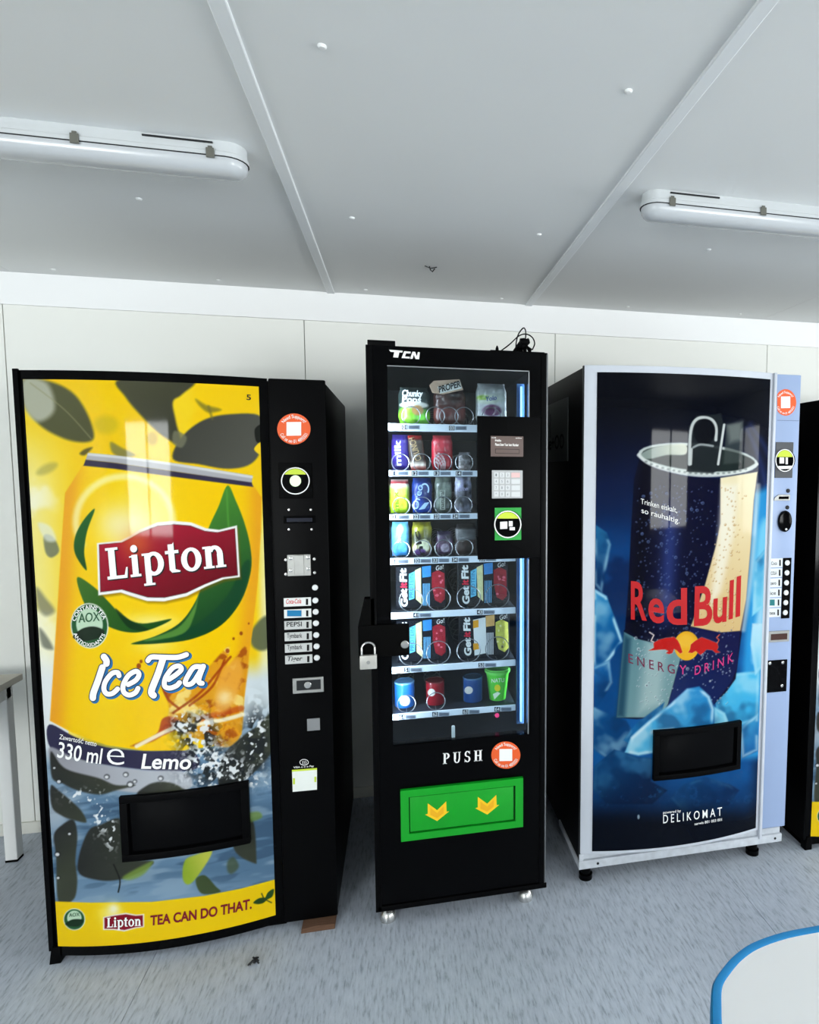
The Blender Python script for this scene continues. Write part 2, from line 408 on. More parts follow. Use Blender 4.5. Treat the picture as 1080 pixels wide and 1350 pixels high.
L.new(mx.outputs['Result'], b.inputs['Base Color'])
bp = N.new('ShaderNodeBump'); bp.inputs['Strength'].default_value = .08; bp.inputs['Distance'].default_value = .004; L.new(n1.outputs[0], bp.inputs['Height']); L.new(bp.outputs[0], b.inputs['Normal'])
WT = .12
floor = struct(box('floor', (ROOM_X0-WT, ROOM_X1+WT, ROOM_Y0-WT, WY+WT, -.1, -.004), mat('floor_base', (110, 114, 120), .8)))
seams = [ROOM_X0, -2.786, -.786, 1.214, 3.214, ROOM_X1]
for a, b_ in zip(seams, seams[1:]):
    o = box('vinyl_sheet', (a+.0008, b_-.0008, ROOM_Y0, WY, -.004, 0), FLM, floor)
# wall behind the machines: a backing and wide panels with narrow open joints
wall = struct(box('wall_back', (ROOM_X0-WT, ROOM_X1+WT, WY+.008, WY+WT, 0, CZ+.1), JOINT))
js = [ROOM_X0, -2.682, -1.542, -.402, .738, 1.877, 3.017, 4.157, ROOM_X1]
for a, b_ in zip(js, js[1:]): box('wall_panel', (a+.0017, b_-.0017, WY, WY+.008, 0, CZ), WALLM, wall, .0008, seg=1)
struct(box('trim_1', (ROOM_X0, ROOM_X1, WY-.012, WY-.0002, 2.205, CZ), TRIMM, None, .003))
struct(box('baseboard_back', (ROOM_X0, ROOM_X1, WY-.012, WY-.0002, 0, .05), mat('cream_baseboard', (222, 222, 214), .5), None, .004))
# ceiling: panels, two raised cover strips, screws
ceil = struct(box('ceiling', (ROOM_X0-WT, ROOM_X1+WT, ROOM_Y0-WT, WY+.006, CZ+.01, CZ+.1), JOINT))
cj = [ROOM_X0, -2.66, -1.5, -.285, .605, 1.832, 3.05, ROOM_X1]
for a, b_ in zip(cj, cj[1:]): box('ceiling_panel', (a+.0012, b_-.0012, ROOM_Y0, WY, CZ, CZ+.01), CEILM, ceil)
STRIPM = mat('pale_cover_strip', (232, 235, 237), .5)
for x_ in (-.285, .605):
    MB().prism([(x_-.0155, CZ), (x_-.0155, CZ-.006), (x_-.0135, CZ-.0075), (x_+.0135, CZ-.0075), (x_+.0155, CZ-.006), (x_+.0155, CZ)], ROOM_Y0, WY-.012).build('cover_strip', STRIPM, ceil)
SCREW = mat('white_screw_cap', (236, 238, 238), .35)
sm = None
for x_ in (-1.312, -.72, -.128, .466, 1.074, 1.667):
    for y_ in (.47, 1.285, 2.098, 2.9):
        if sm is None:
            sm = MB().lathe([(.0085, 0), (.0085, -.002), (.006, -.0045), (.002, -.005)], (0, 0, 0), 'z', 12).build('screw_cap', SCREW, ceil)
            so = sm
        else:
            so = sm.copy(); COL.objects.link(so)
        so.location = (x_+random.uniform(-.006, .006), y_, CZ)
hk = MB().tube([(0.122, 2.515, CZ), (.126, 2.52, CZ-.012), (.134, 2.53, CZ-.016), (.143, 2.522, CZ-.006)], .0022).tube([(.105, 2.51, CZ-.002), (.128, 2.522, CZ-.006), (.15, 2.512, CZ-.003)], .0018).build('wire_hook', DGREY, ceil)
# the other walls; windows in the wall behind the camera and in the one at the right
def holed_wall(name, axis, pos, lo, hi, wins, outward):
    mb = MB(); p0, p1 = (pos, pos+outward*WT) if outward > 0 else (pos-WT, pos)
    def put(a, b_, z0, z1):
        if axis == 'y': mb.box(a, b_, p0, p1, z0, z1)
        else: mb.box(p0, p1, a, b_, z0, z1)
    put(lo, hi, 0, WZ0); put(lo, hi, WZ1, CZ+.1)
    edges = [lo]+[e for w in wins for e in w]+[hi]
    for a, b_ in zip(edges[::2], edges[1::2]): put(a, b_, WZ0, WZ1)
    return struct(mb.build(name, WALLM))
holed_wall('wall_front', 'y', ROOM_Y0, ROOM_X0, ROOM_X1, WIN_FRONT, -1)
holed_wall('wall_right', 'x', ROOM_X1, ROOM_Y0, WY, WIN_RIGHT, 1)
struct(box('wall_left', (ROOM_X0-WT, ROOM_X0, ROOM_Y0, WY, 0, CZ+.1), WALLM))
WG = glass_mat('window_glass', (250, 252, 252))
wn = 1
for k, wins in (('y', WIN_FRONT), ('x', WIN_RIGHT)):
    for a, b_ in wins:
        fr = MB(); t = .05; mid = (a+b_)/2
        for (c, d, e0, e1) in ((a, b_, WZ0, WZ0+t), (a, b_, WZ1-t, WZ1), (a, a+t, WZ0+t, WZ1-t), (b_-t, b_, WZ0+t, WZ1-t), (mid-t/2, mid+t/2, WZ0+t, WZ1-t)):
            if k == 'y': fr.box(c, d, ROOM_Y0-.09, ROOM_Y0-.03, e0, e1)
            else: fr.box(ROOM_X1+.03, ROOM_X1+.09, c, d, e0, e1)
        w = struct(fr.build('window_%d' % wn, WHITEP)); wn += 1
        for c, d in ((a+t, mid-t/2), (mid+t/2, b_-t)):
            if k == 'y': box('pane', (c, d, ROOM_Y0-.062, ROOM_Y0-.058, WZ0+t, WZ1-t), WG, w)
            else: box('pane', (ROOM_X1+.058, ROOM_X1+.062, c, d, WZ0+t, WZ1-t), WG, w)

# ------------------------------------------------------------------ ceiling lamps
HOUSE = mat('grey_lamp_housing', (196, 200, 202), .45, var=.04)
DIFF = mat('frosted_lamp_cover', (190, 194, 198), .22, spec=.5)
CLIPM = mat('lamp_clip_steel', (120, 120, 112), .35, metal=.7)
def lamp(x0, x1, label, yc=1.733):
    hw = .044
    t = thing('ceiling_lamp', label, 'lamp', ((x0+x1)/2, yc, CZ), 'strip lamps on the ceiling')
    def stad(w, r, z):          # stadium outline seen from above
        P = []
        for cx, a0 in ((x1-hw, -90), (x0+hw, 90)):
            for k in range(11):
                a = math.radians(a0+18*k); P.append((cx+w*math.cos(a), yc+w*math.sin(a), z))
        return P
    MB().sweep([stad(.040, 0, CZ), stad(.041, 0, CZ-.024), stad(.044, 0, CZ-.026), stad(.044, 0, CZ-.036), stad(.042, 0, CZ-.037)]).build('housing', HOUSE, t)
    prof = [(.0415, .037), (.0415, .041), (.040, .050), (.036, .058), (.029, .064), (.020, .068), (.009, .070)]
    MB().sweep([stad(w, 0, CZ-h) for w, h in prof]).build('diffuser', DIFF, t)
    MB().sweep([stad(.0446, 0, CZ-.0355), stad(.0446, 0, CZ-.0372)]).build('gasket', DGREY, t)
    n = 5
    for k in range(n):
        cx = x0+.075+(x1-x0-.15)*k/(n-1)
        for sgn in (-1, 1):
            y_ = yc+sgn*.0448
            c = MB().box(cx-.009, cx+.009, min(y_, y_+sgn*.004), max(y_, y_+sgn*.004), CZ-.044, CZ-.022)
            c.box(cx-.005, cx+.005, min(y_, y_+sgn*.003), max(y_, y_+sgn*.003), CZ-.022, CZ-.017).build('clip', CLIPM, t, .0008, seg=1)
    for xx in (x0+.07, x1-.22): box('mounting_rail', (xx, xx+.15, yc-.044, yc-.0402, CZ-.009, CZ-.0055), DGREY, t)
    return t
lamp(-1.63, -.352, 'long strip lamp on the ceiling above the yellow iced tea machine')
lamp(.676, 1.954, 'long strip lamp on the ceiling above the blue energy drink machine')

# ------------------------------------------------------------------ tables
def leg_box(t, x, y, z1, s=.021, m=None):
    l = box('leg', (x-s, x+s, y-s, y+s, .008, z1), m, t, .002, seg=1)
    box('foot_pad', (x-s, x+s, y-s, y+s, 0, .0079), BLACKM, l)
TABW = mat('white_table_metal', (236, 237, 236), .4)
t = thing('side_table', 'white square-legged table beside the yellow iced tea machine', 'table', (-2.1, 2.42, 0))
box('table_top', (-2.75, -1.462, 2.04, 2.812, .72, .746), mat('beige_table_top', (206, 200, 186), .4, var=.05), t, .003)
MB().box(-2.7, -1.497, 2.076, 2.1, .66, .72).box(-2.7, -1.497, 2.77, 2.795, .66, .72).box(-2.7, -2.675, 2.1, 2.77, .66, .72).box(-1.522, -1.497, 2.1, 2.77, .66, .72).build('apron', TABW, t)
for x_, y_ in ((-1.518, 2.787), (-1.518, 2.09), (-2.7, 2.787), (-2.7, 2.09)): leg_box(t, x_, y_, .72, m=TABW)
t = thing('round_edged_table', 'white table with a rounded corner and bright blue edge band', 'table', (.9, .45, 0))
out = [(.716, .918), (.64, .917), (.574, .906), (.53, .888), (.497, .867), (.475, .85), (.461, .833), (.446, .806), (.43, .775), (.40, .71), (.372, .62), (.36, .5), (.372, .38), (.4, .28), (.45, .2), (.53, .15), (.64, .135)]
out = [tuple(p) for p in spline(out, 4, False)]
out = out+[(1.6-x_, y_) for x_, y_ in reversed(out)] if False else out+[(1.55, .135), (1.62, .2), (1.64, .5), (1.62, .85), (1.55, .918)]
def inset(P, d):
    n = len(P); Q = []; a = sum(P[i][0]*P[(i+1) % n][1]-P[(i+1) % n][0]*P[i][1] for i in range(n)); sg = 1 if a > 0 else -1
    for i in range(n):
        e = np.array(P[(i+1) % n])-np.array(P[i-1]); e = e/max(np.linalg.norm(e), 1e-9); Q.append((P[i][0]-sg*e[1]*d, P[i][1]+sg*e[0]*d))
    return Q
ins = inset(out, .0165)
MB().sweep([[(x_, y_, z_) for x_, y_ in ins] for z_ in (.726, .7495)]).build('table_top', mat('white_laminate', (246, 247, 248), .3, spec=.4), t)
bandsec = [[(x_, y_, .722) for x_, y_ in ins], [(x_, y_, .722) for x_, y_ in out], [(x_, y_, .747) for x_, y_ in inset(out, .001)], [(x_, y_, .7515) for x_, y_ in inset(out, .004)], [(x_, y_, .7515) for x_, y_ in inset(out, .0135)], [(x_, y_, .7495) for x_, y_ in ins]]
mb = MB(); n = len(out); mb.v = [p for s_ in bandsec for p in s_]
for i in range(len(bandsec)): 
    for k in range(n): mb.f.append((i*n+k, i*n+(k+1) % n, ((i+1) % 6)*n+(k+1) % n, ((i+1) % 6)*n+k))
mb.build('edge_band', mat('blue_edge_band', (22, 128, 190), .3, spec=.5), t)
for x_, y_ in ((.72, .72), (1.4, .72), (.72, .33), (1.4, .33)):
    MB().lathe([(.02, .0), (.02, .722)], (x_, y_, 0), 'z', 14).build('leg', CHROME, t)

# loose things on the floor
wb = MB().prism([(-.345, 0), (-.236, 0), (-.236, .018), (-.29, .021), (-.343, .017)], 2.112, 2.42).build('wood_block', mat('worn_wood', (98, 72, 56), .8, bump=.4, bscale=60, var=.4, vscale=30, stretch=(1, 6, 6)), None, .002)
tag(wb, 'flat worn wooden block wedged under the yellow iced tea machine', 'wood block')
mb = MB(); p = np.array([-.465, 2.02, .003])
for k in range(7):
    a = random.uniform(0, 6.28); c = p+np.array([random.uniform(-.012, .012), random.uniform(-.022, .022), 0])
    d = np.array([math.cos(a), math.sin(a), 0])*.011
    mb.tube([c-d, c+np.array([0, 0, .007]), c+d*.9+np.array([.004, .003, .001])], .0028, 5)
tag(mb.build('litter_scrap', mat('dark_scrap', (38, 40, 42), .6, var=.5, vscale=90)), 'small crumpled dark scrap lying on the grey floor', 'litter')

# ================================================================== shared stickers
def round_sticker(c, r, ry, surf, parent, cut=None, lines=('Need Support?', 'Call us on 01 4893321')):
    d = Decal(surf, .0012)
    if cut is None: d.ellipse(c, r, ry, 32)
    else: d.poly([(max(x_, cut), y_) for x_, y_ in ell(c[0], c[1], r, ry, 40)])
    st = d.build('support_sticker', ORANGE, parent)
    w = Decal(surf, .0018); k = r*.44
    w.poly([(c[0]-k, c[1]-k*ry/r), (c[0]+k, c[1]-k*ry/r-.3), (c[0]+k, c[1]+k*ry/r-.3), (c[0]-k, c[1]+k*ry/r)])
    w.build('blank_square', WHITE, st)
    l = Decal(surf, .0020)
    l.arctext(lines[0], c, r*.7, 212, 328, r*.2, .012, ry=ry*.7)
    l.arctext(lines[1], c, r*.9, 158, 22, r*.2, .012, True, ry=ry*.9)
    if cut is not None:
        l.v = [p for p in l.v]
    l.build('lettering', WHITE, st)
    return st
def disc(name, c, r, surf, material, parent, depth=.004, lift=0., n=20, dome=True, ry=None):
    """round button standing out of a front, centre at pixel c, radius r in pixels"""
    P = onto(np.array([c[0]]), np.array([c[1]]), surf)[0]; q = onto(np.array([c[0]+r]), np.array([c[1]]), surf)[0]
    R = abs(q[0]-P[0]); y0 = P[1]-lift
    return MB().lathe([(R, 0), (R, -depth*.6), (R*.8, -depth), (R*.3, -depth*1.05)] if dome else [(R, 0), (R, -depth)], (P[0], y0, P[2]), 'y', n).build(name, material, parent)
def plate(name, px, surf, material, parent, depth=.004, lift=0., bevel=.001, r=0.):
    """plate standing out of a front over the pixel box px = (u0, v0, u1, v1)"""
    a = onto(np.array([px[0]]), np.array([(px[1]+px[3])/2]), surf)[0]; b = onto(np.array([px[2]]), np.array([(px[1]+px[3])/2]), surf)[0]
    um = (px[0]+px[2])/2; t_ = onto(np.array([um]), np.array([px[1]]), surf)[0][2]; o_ = onto(np.array([um]), np.array([px[3]]), surf)[0][2]
    y = min(a[1], b[1])-lift
    if r: return MB().prism(rrect(a[0], b[0], o_, t_, r), y-depth, max(a[1], b[1])-lift).build(name, material, parent, bevel*.5, seg=1)
    return MB().box(a[0], b[0], y-depth, max(a[1], b[1])-lift, o_, t_).build(name, material, parent, bevel, seg=1)
def curved_slab(name, x0, x1, z0, z1, surf, back, material, parent, n=28, eps=0., bevel=0.):
    xs = np.linspace(x0, x1, n); F = [(x_, float(surf(x_))-eps) for x_ in xs]; loop = F+[(x1, back), (x0, back)]
    return MB().sweep([[(x_, y_, z_) for x_, y_ in loop] for z_ in (z0, z1)]).build(name, material, parent, bevel)

# ================================================================== yellow iced tea machine
LX0, LX1, LSEAM, LH, LY = -1.092, -.229, -.405, 1.838, 2.155
def lsurf(x_): return LY-.05*(1-np.clip((np.asarray(x_, float)+.748)/.344, -1, 1)**2)
def lcol(x_): return np.full(np.shape(x_), LY-.012)
def lipton_art(U, V):
    p = Paint(U, V, (250, 206, 14)); c = p.c
    n1 = fbm(U, V, 60, 3); n2 = fbm(U, V, 14, 9)
    # background: yellow, paling to the left and below
    p.all((252, 242, 160), (1-sstep(35, 115, U-(V-640)*.05))*sstep(520, 640, V)*.85)
    p.all((255, 255, 240), (1-sstep(40, 100, U-(V-640)*.06))*sstep(.42, .62, n1)*sstep(560, 660, V)*.75)
    p.all((246, 240, 180), sstep(335, 350, U)*sstep(640, 720, V)*.9)
    p.all((214, 224, 228), sstep(860, 900, V)*(U > 300)*1.)
    p.all((232, 236, 236), sstep(840, 900, V)*(U < 90)*1.)
    p.all((252, 226, 60), sstep(.5, .7, n1)*(1-sstep(560, 640, V))*.4)
    # water at the foot
    yw = 985-(U-200)*.16
    wv = V+(U-200)*.13; w1 = fbm(U*.22+wv*.1, wv, 13, 71, 3); w2 = fbm(U*.16, wv, 34, 75, 2)
    water = np.stack([62+70*w2, 92+74*w2, 120+76*w2], 1)
    k = sstep(-40, 25, V-yw); c[:] = c*(1-k[:, None])+water*k[:, None]
    p.all((168, 190, 206), sstep(.56, .72, w1)*k*.45); p.all((40, 66, 92), (1-sstep(.3, .42, w1))*k*.5)
    p.all((182, 190, 198), k*np.exp(-((U-72)/26)**2-((V-1070)/34)**2)*.75); p.all((128, 156, 180), k*sstep(1140, 1185, V)*.5)
    DK = (58, 62, 54); DK2 = (84, 88, 66)
    # out-of-focus leaves at the top
    p.poly([(30, 500), (66, 503), (96, 518), (115, 545), (124, 575), (112, 583), (84, 578), (52, 560), (31, 532)], (DK2, (70, 74, 50), (40, 510), (110, 570)), .95, 3)
    p.poly([(31, 500), (62, 505), (72, 540), (50, 556), (31, 535)], (214, 216, 200), .7, 5)
    p.line([(40, 505), (85, 540), (120, 578)], .9, (150, 150, 110), .5, 1)
    p.poly([(158, 500), (254, 500), (240, 520), (228, 530), (232, 556), (238, 586), (214, 574), (190, 552), (166, 524)], ((72, 74, 60), (52, 54, 46), (170, 505), (230, 580)), .97, 2.5)
    p.poly([(228, 605), (240, 576), (268, 554), (304, 546), (345, 550), (345, 590), (330, 612), (300, 618), (262, 612)], ((60, 62, 60), (78, 80, 78), (250, 560), (330, 600)), .97, 2.)
    p.poly([(336, 566), (346, 560), (346, 582), (338, 582)], (24, 26, 22), 1, 1)
    p.poly([(335, 592), (346, 582), (346, 600)], (250, 210, 30), 1, 1)
    p.poly([(230, 568), (246, 576), (240, 590), (228, 584)], (120, 120, 96), .8, 2)
    p.poly([(258, 526), (272, 534), (292, 540), (276, 544), (264, 536)], (120, 112, 40), .8, 2.5)
    p.line([(275, 536), (280, 552)], 1.5, (110, 104, 50), .7, 2)
    p.poly([(146, 583), (160, 590), (178, 600), (160, 603), (148, 596)], (120, 118, 70), .85, 2.5)
    p.poly([(105, 598), (112, 592), (122, 590), (112, 600)], (60, 60, 40), .8, 2)
    p.ell((201, 578), 7, 9, (196, 160, 20), .8, 3); p.ell((62, 618), 15, 6, (150, 146, 80), .5, 4, -25)
    p.ell((140, 560), 16, 12, (200, 180, 40), .6, 6)
    p.poly([(58, 706), (70, 708), (78, 726), (68, 735), (60, 728)], (110, 118, 100), .85, 2)
    p.poly([(50, 690), (66, 694), (74, 712), (60, 712)], (235, 240, 225), .7, 3)
    p.poly([(48, 775), (60, 788), (72, 805), (60, 812), (50, 800)], (120, 122, 104), .75, 4)
    p.poly([(52, 828), (64, 842), (70, 856), (56, 852)], (104, 108, 96), .8, 3)
    p.poly([(345, 815), (330, 835), (333, 852), (345, 858), (356, 850), (356, 815)], (96, 104, 74), .95, 3)
    p.line([(344, 660), (346, 760)], 3, (240, 226, 120), .5, 3)
    # the can
    body = [(110, 612), (334, 640), (345, 656), (344, 700), (340, 765), (333, 830), (326, 880), (321, 930), (318, 968), (280, 984), (240, 990), (190, 990), (140, 982), (95, 966), (66, 950), (70, 890), (76, 800), (81, 720), (86, 650)]
    p.poly(body, (253, 206, 2), 1, 1.2, False)
    idx = p.near(np.array(body, float), 3); inside = 1-sstep(-1, 1.2, p.dist(np.array(body, float), idx))
    uu, vv = U[idx], V[idx]; left = 86-(vv-650)*.066; right = 345-np.clip(vv-700, 0, 400)*.098
    p.mix(idx, (238, 150, 40), inside*(1-sstep(2, 34, uu-left))*.75)
    p.mix(idx, (236, 158, 30), inside*(1-sstep(2, 30, right-uu))*.8)
    p.mix(idx, (255, 226, 70), inside*np.exp(-((uu-170)/60)**2-((vv-700)/90)**2)*.55)
    p.mix(idx, (252, 214, 40), inside*np.exp(-((uu-140)/26)**2)*sstep(820, 900, vv)*.5)
    p.poly([(116, 597), (150, 600), (240, 612), (333, 627), (332, 637), (240, 623), (150, 610), (113, 606)], (176, 176, 180), 1, 1., False)
    p.line([(117, 599), (200, 608), (332, 629)], 1.6, (228, 228, 228), .8, 1)
    p.poly([(113, 606), (150, 610), (240, 623), (332, 636), (334, 642), (240, 630), (150, 618), (110, 614)], (52, 46, 70), 1, 1., False)
    # ring of light and sun
    t = np.radians(np.arange(150, 395, 9)); p.line(np.stack([164+64*np.cos(t), 688+60*np.sin(t)], 1), 4.5, (255, 248, 190), .7, 4, False)
    p.glow((176, 700), 34, (255, 250, 205), .75); p.glow((150, 690), 22, (255, 255, 240), .4); p.glow((205, 850), 30, (255, 246, 160), .5, 14); p.glow((200, 820), 40, (255, 248, 170), .65, 12)
    # leaves round the badge
    GL = ((30, 96, 34), (74, 140, 48))
    p.poly([(300, 640), (311, 660), (322, 688), (330, 720), (331, 752), (318, 792), (292, 824), (255, 842), (214, 848), (173, 849), (204, 839), (236, 822), (256, 796), (266, 768), (268, 720), (276, 694), (288, 668)], (GL[1], (16, 62, 30), (250, 660), (330, 820)), 1, 1.)
    p.poly([(230, 842), (282, 826), (316, 790), (330, 745), (322, 742), (300, 785), (270, 815)], (14, 66, 40), .75, 2)
    p.line([(299, 646), (302, 700), (310, 740)], 1.2, (90, 160, 60), .7, 1.5)
    p.poly([(190, 845), (234, 828), (256, 800), (262, 782), (256, 812), (240, 836)], (96, 150, 60), .8, 1.5)
    p.poly([(125, 671), (110, 686), (99, 708), (99, 730), (114, 752), (111, 728), (115, 700)], (GL[0], (24, 80, 30), (100, 680), (115, 750)), 1, 1.)
    p.poly([(102, 761), (124, 774), (142, 792), (162, 812), (188, 822), (226, 816), (204, 828), (178, 834), (150, 829), (122, 812), (108, 788)], ((60, 110, 34), (30, 80, 30), (105, 770), (200, 830)), 1, 1.)
    p.poly([(152, 802), (172, 818), (196, 830), (170, 828)], (18, 50, 26), .8, 1)
    # shield: white edge, maroon field
    sh = np.array([(127.8, 716), (159, 713), (172, 706), (184, 698.5), (207.5, 688.7), (229, 686.8), (252, 688.7), (271.7, 696.5), (289, 698.5), (312.5, 692.6), (316.4, 760.7), (295, 763.6), (271.7, 773.3), (246.4, 786), (217, 792.8), (194, 792.4), (170.5, 785), (159, 781), (129.7, 785)], float)
    p.poly(sh+(2, 3), (120, 90, 10), .6, 2.5, False); p.poly(sh, (250, 248, 246), 1, .8, False)
    cen = sh.mean(0); inn = cen+(sh-cen)*np.array([.965, .90]); p.poly(cen+(sh-cen)*np.array([.972, .915]), (60, 20, 24), 1, .7, False); p.poly(inn, ((172, 28, 52), (112, 16, 30), (200, 700), (240, 785)), 1, .7, False)
    p.glow((180, 716), 20, (236, 130, 40), .5, 22)
    # antioxidant badge
    p.ell((118, 825), 25, 30, (236, 240, 226), 1, 1, -6); p.ell((118, 825), 23.6, 28.4, (40, 92, 52), 1, .8, -6); p.ell((118, 823), 17.5, 21, (198, 226, 196), 1, .8, -6)
    p.poly([(96, 840), (108, 829), (124, 826), (138, 832), (128, 842), (110, 845)], (28, 44, 30), 1, .8)
    # tea splash
    am = [(172, 984), (206, 968), (220, 950), (222, 928), (214, 905), (236, 912), (258, 896), (282, 872), (302, 852), (300, 880), (322, 852), (328, 872), (322, 920), (318, 968), (300, 985), (262, 975), (230, 962), (200, 978)]
    p.poly(am, (226, 152, 26), .9, 2)
    idx = p.near(np.array(am, float), 4); k2 = 1-sstep(-2, 2, p.dist(spline(am), idx)); w = fbm(U[idx]*1.0+V[idx]*.6, V[idx]*1.1-U[idx]*.5, 22, 5)
    p.mix(idx, (150, 56, 10), k2*sstep(.55, .66, w)*.7); p.mix(idx, (255, 226, 130), k2*sstep(.46, .34, w)*.0+k2*(1-sstep(.3, .42, w))*.85)
    p.poly([(178, 984), (206, 968), (214, 948), (228, 945), (240, 955), (224, 966)], (176, 62, 20), .9, 1.5); p.line([(180, 984), (226, 961), (250, 956), (290, 950), (320, 942)], 2.6, (255, 246, 214), .9, 1.5); p.line([(262, 948), (318, 934)], 4, (190, 70, 20), .7, 2)
    for q in ([(228, 940), (262, 915), (288, 885), (304, 866)], [(250, 930), (280, 905), (296, 870)], [(214, 905), (222, 922), (236, 934)]): p.line(q, 1.6, (160, 58, 12), .8, 1)
    p.poly([(290, 890), (312, 868), (320, 890), (306, 930), (284, 938)], (240, 168, 60), .8, 4); p.glow((296, 920), 10, (255, 240, 190), .7)
    for q, r in (((318, 835), 2.2), ((308, 842), 1.6), ((300, 858), 2.6), ((328, 822), 1.2), ((186, 872), 2), ((183, 878), 3)): p.ell(q, r, r*1.2, (150, 60, 14), .9, .8)
    # navy band and grey rim of the can
    p.poly([(65, 955), (100, 972), (140, 985), (190, 990), (252, 991), (262, 1010), (240, 1017), (190, 1015), (130, 1007), (96, 998), (66, 985)], (48, 46, 74), 1, 1)
    p.poly([(66, 985), (96, 998), (130, 1007), (190, 1015), (245, 1018), (250, 1040), (200, 1046), (140, 1040), (96, 1026), (70, 1010)], ((150, 150, 158), (186, 190, 198), (70, 1000), (200, 1040)), 1, 2)
    # leaves in the water
    LV = (40, 41, 38)
    for q in ([(67, 991), (80, 1008), (94, 1016.5), (130.6, 1026), (153, 1035), (178.6, 1035), (153, 1042), (130.6, 1047.5), (102, 1042), (82.6, 1033), (68.5, 1025)],
              [(67, 1036), (77, 1042), (94, 1056), (108, 1070), (113.6, 1084), (97, 1081), (82.6, 1076), (68.5, 1064)],
              [(71, 1101), (82.6, 1087), (96.7, 1081), (102, 1101), (99.5, 1135), (102, 1163), (96.7, 1186), (77, 1188), (74, 1129)],
              [(181, 1050), (193, 1036), (210, 1030.6), (229, 1033), (246, 1042), (258, 1047), (220, 1062)],
              [(104, 1129), (116.5, 1095.6), (133, 1087), (160, 1081), (168, 1129), (201, 1135), (195.6, 1143.6), (173, 1155), (153, 1160.5), (130.6, 1160.5), (105, 1152)],
              [(316, 1066), (325, 1076), (335, 1087), (338, 1129), (335, 1138), (308, 1118)],
              [(292, 1000), (318, 972), (338, 958), (360, 940), (360, 985), (345, 1008), (320, 1030), (290, 1040)]):
        p.poly(q, (LV, (58, 62, 48), q[0], q[len(q)//2]), .96, 1.8)
    p.poly([(162, 1156), (190, 1140), (202, 1136), (190, 1152), (172, 1160)], (120, 150, 60), .8, 2.5)
    p.poly([(243.6, 1135), (241, 1158), (249, 1166), (263, 1152), (280, 1122), (258, 1127)], ((150, 176, 40), (196, 200, 70), (244, 1140), (270, 1130)), .95, 1.8)
    p.poly([(258, 1160), (270, 1154), (284, 1168), (290, 1176), (266, 1178)], (60, 74, 36), .9, 1.5)
    p.poly([(300, 1136), (308, 1130), (315, 1142), (306, 1152), (300, 1148)], (70, 84, 60), .8, 2.5)
    p.line([(150, 1140), (158, 1160), (156, 1176)], 1., (24, 26, 24), .9, .8)
    p.poly([(318, 1075), (340, 1070), (345, 1078), (326, 1084)], (110, 140, 50), .7, 2)
    # white splashes: foam speckle
    def foam(cu, cv, ru, rv, seed, th=.55, dark=True):
        k = np.exp(-((U-cu)/ru)**2-((V-cv)/rv)**2); w1 = .5*vnoise(U*.8+V*.6, V*.8-U*.6, 3.0, seed)+.5*vnoise(U*.5-V*.87, V*.5+U*.87, 5.2, seed+3); w2 = .5*vnoise(U+V*.3, V-U*.3, 6, seed+1)+.5*vnoise(U, V, 11, seed+2)
        if dark: p.all((34, 38, 40), np.clip(k*1.6, 0, 1)*sstep(.42, .56, w2)*.9)
        p.all((240, 244, 246), np.clip(k*1.7, 0, 1)*sstep(th, th+.12, w1)*.95)
    foam(262, 972, 24, 28, 11); foam(272, 1000, 22, 20, 13, .52); foam(290, 1014, 40, 18, 21, .58); foam(338, 975, 14, 36, 31, .62); foam(240, 955, 12, 14, 41); foam(132, 1072, 9, 24, 51, .6, False); foam(146, 1098, 7, 20, 52, .6, False); foam(112, 1050, 22, 8, 53, .66, False); foam(300, 1030, 50, 8, 61, .6, False)
    for q, r in (((141, 1024), 4), ((166, 1021), 4), ((212, 1026), 4), ((78, 1030), 4), ((172, 1034), 5), ((92, 1099), 3), ((76, 1126), 4.5), ((77, 1157), 3), ((72, 1012), 2.5), ((178, 1030), 3)):
        p.ell(q, r, r*.9, (34, 36, 38), .6, 1.2); p.ell((q[0]-.4, q[1]+.5), r*.6, r*.5, (240, 242, 244), .9, 1.)
    # yellow strip at the foot
    p.poly([(60, 1188), (120, 1190), (200, 1189), (270, 1181), (320, 1171), (375, 1156), (375, 1270), (60, 1270)], (246, 206, 8), 1, 1, False)
    p.glow((146, 1206), 15, (255, 246, 150), .8, 14); p.glow((150, 1198), 7, (255, 255, 240), .8)
    p.ell((98, 1212), 14.5, 14.5, (228, 234, 218), 1, .8); p.ell((98, 1212), 13.4, 13.4, (40, 92, 52), 1, .8); p.ell((98, 1210), 9.5, 9.5, (198, 226, 196), 1, .8); p.poly([(86, 1218), (96, 1212), (110, 1213), (104, 1221), (92, 1221)], (24, 50, 30), 1, .8)
    s2 = np.array([(136, 1209), (150, 1206), (166, 1203.5), (180, 1206), (190, 1205), (190, 1222), (178, 1224), (164, 1228), (150, 1226), (136, 1226)], float)
    p.poly(s2, (246, 240, 226), 1, .7, False); c2 = s2.mean(0); p.poly(c2+(s2-c2)*(.94, .86), (140, 22, 40), 1, .7, False)
    p.poly([(334, 1190), (342, 1184), (352, 1184), (348, 1190), (340, 1192)], (40, 70, 30), 1, .8); p.poly([(350, 1186), (353, 1177), (361, 1172), (359, 1182)], (40, 80, 30), 1, .8); p.line([(349, 1187), (345, 1178)], .8, (50, 70, 30), 1, .6); p.line([(350, 1186), (358, 1190)], .8, (50, 70, 30), 1, .6)
    return p.c
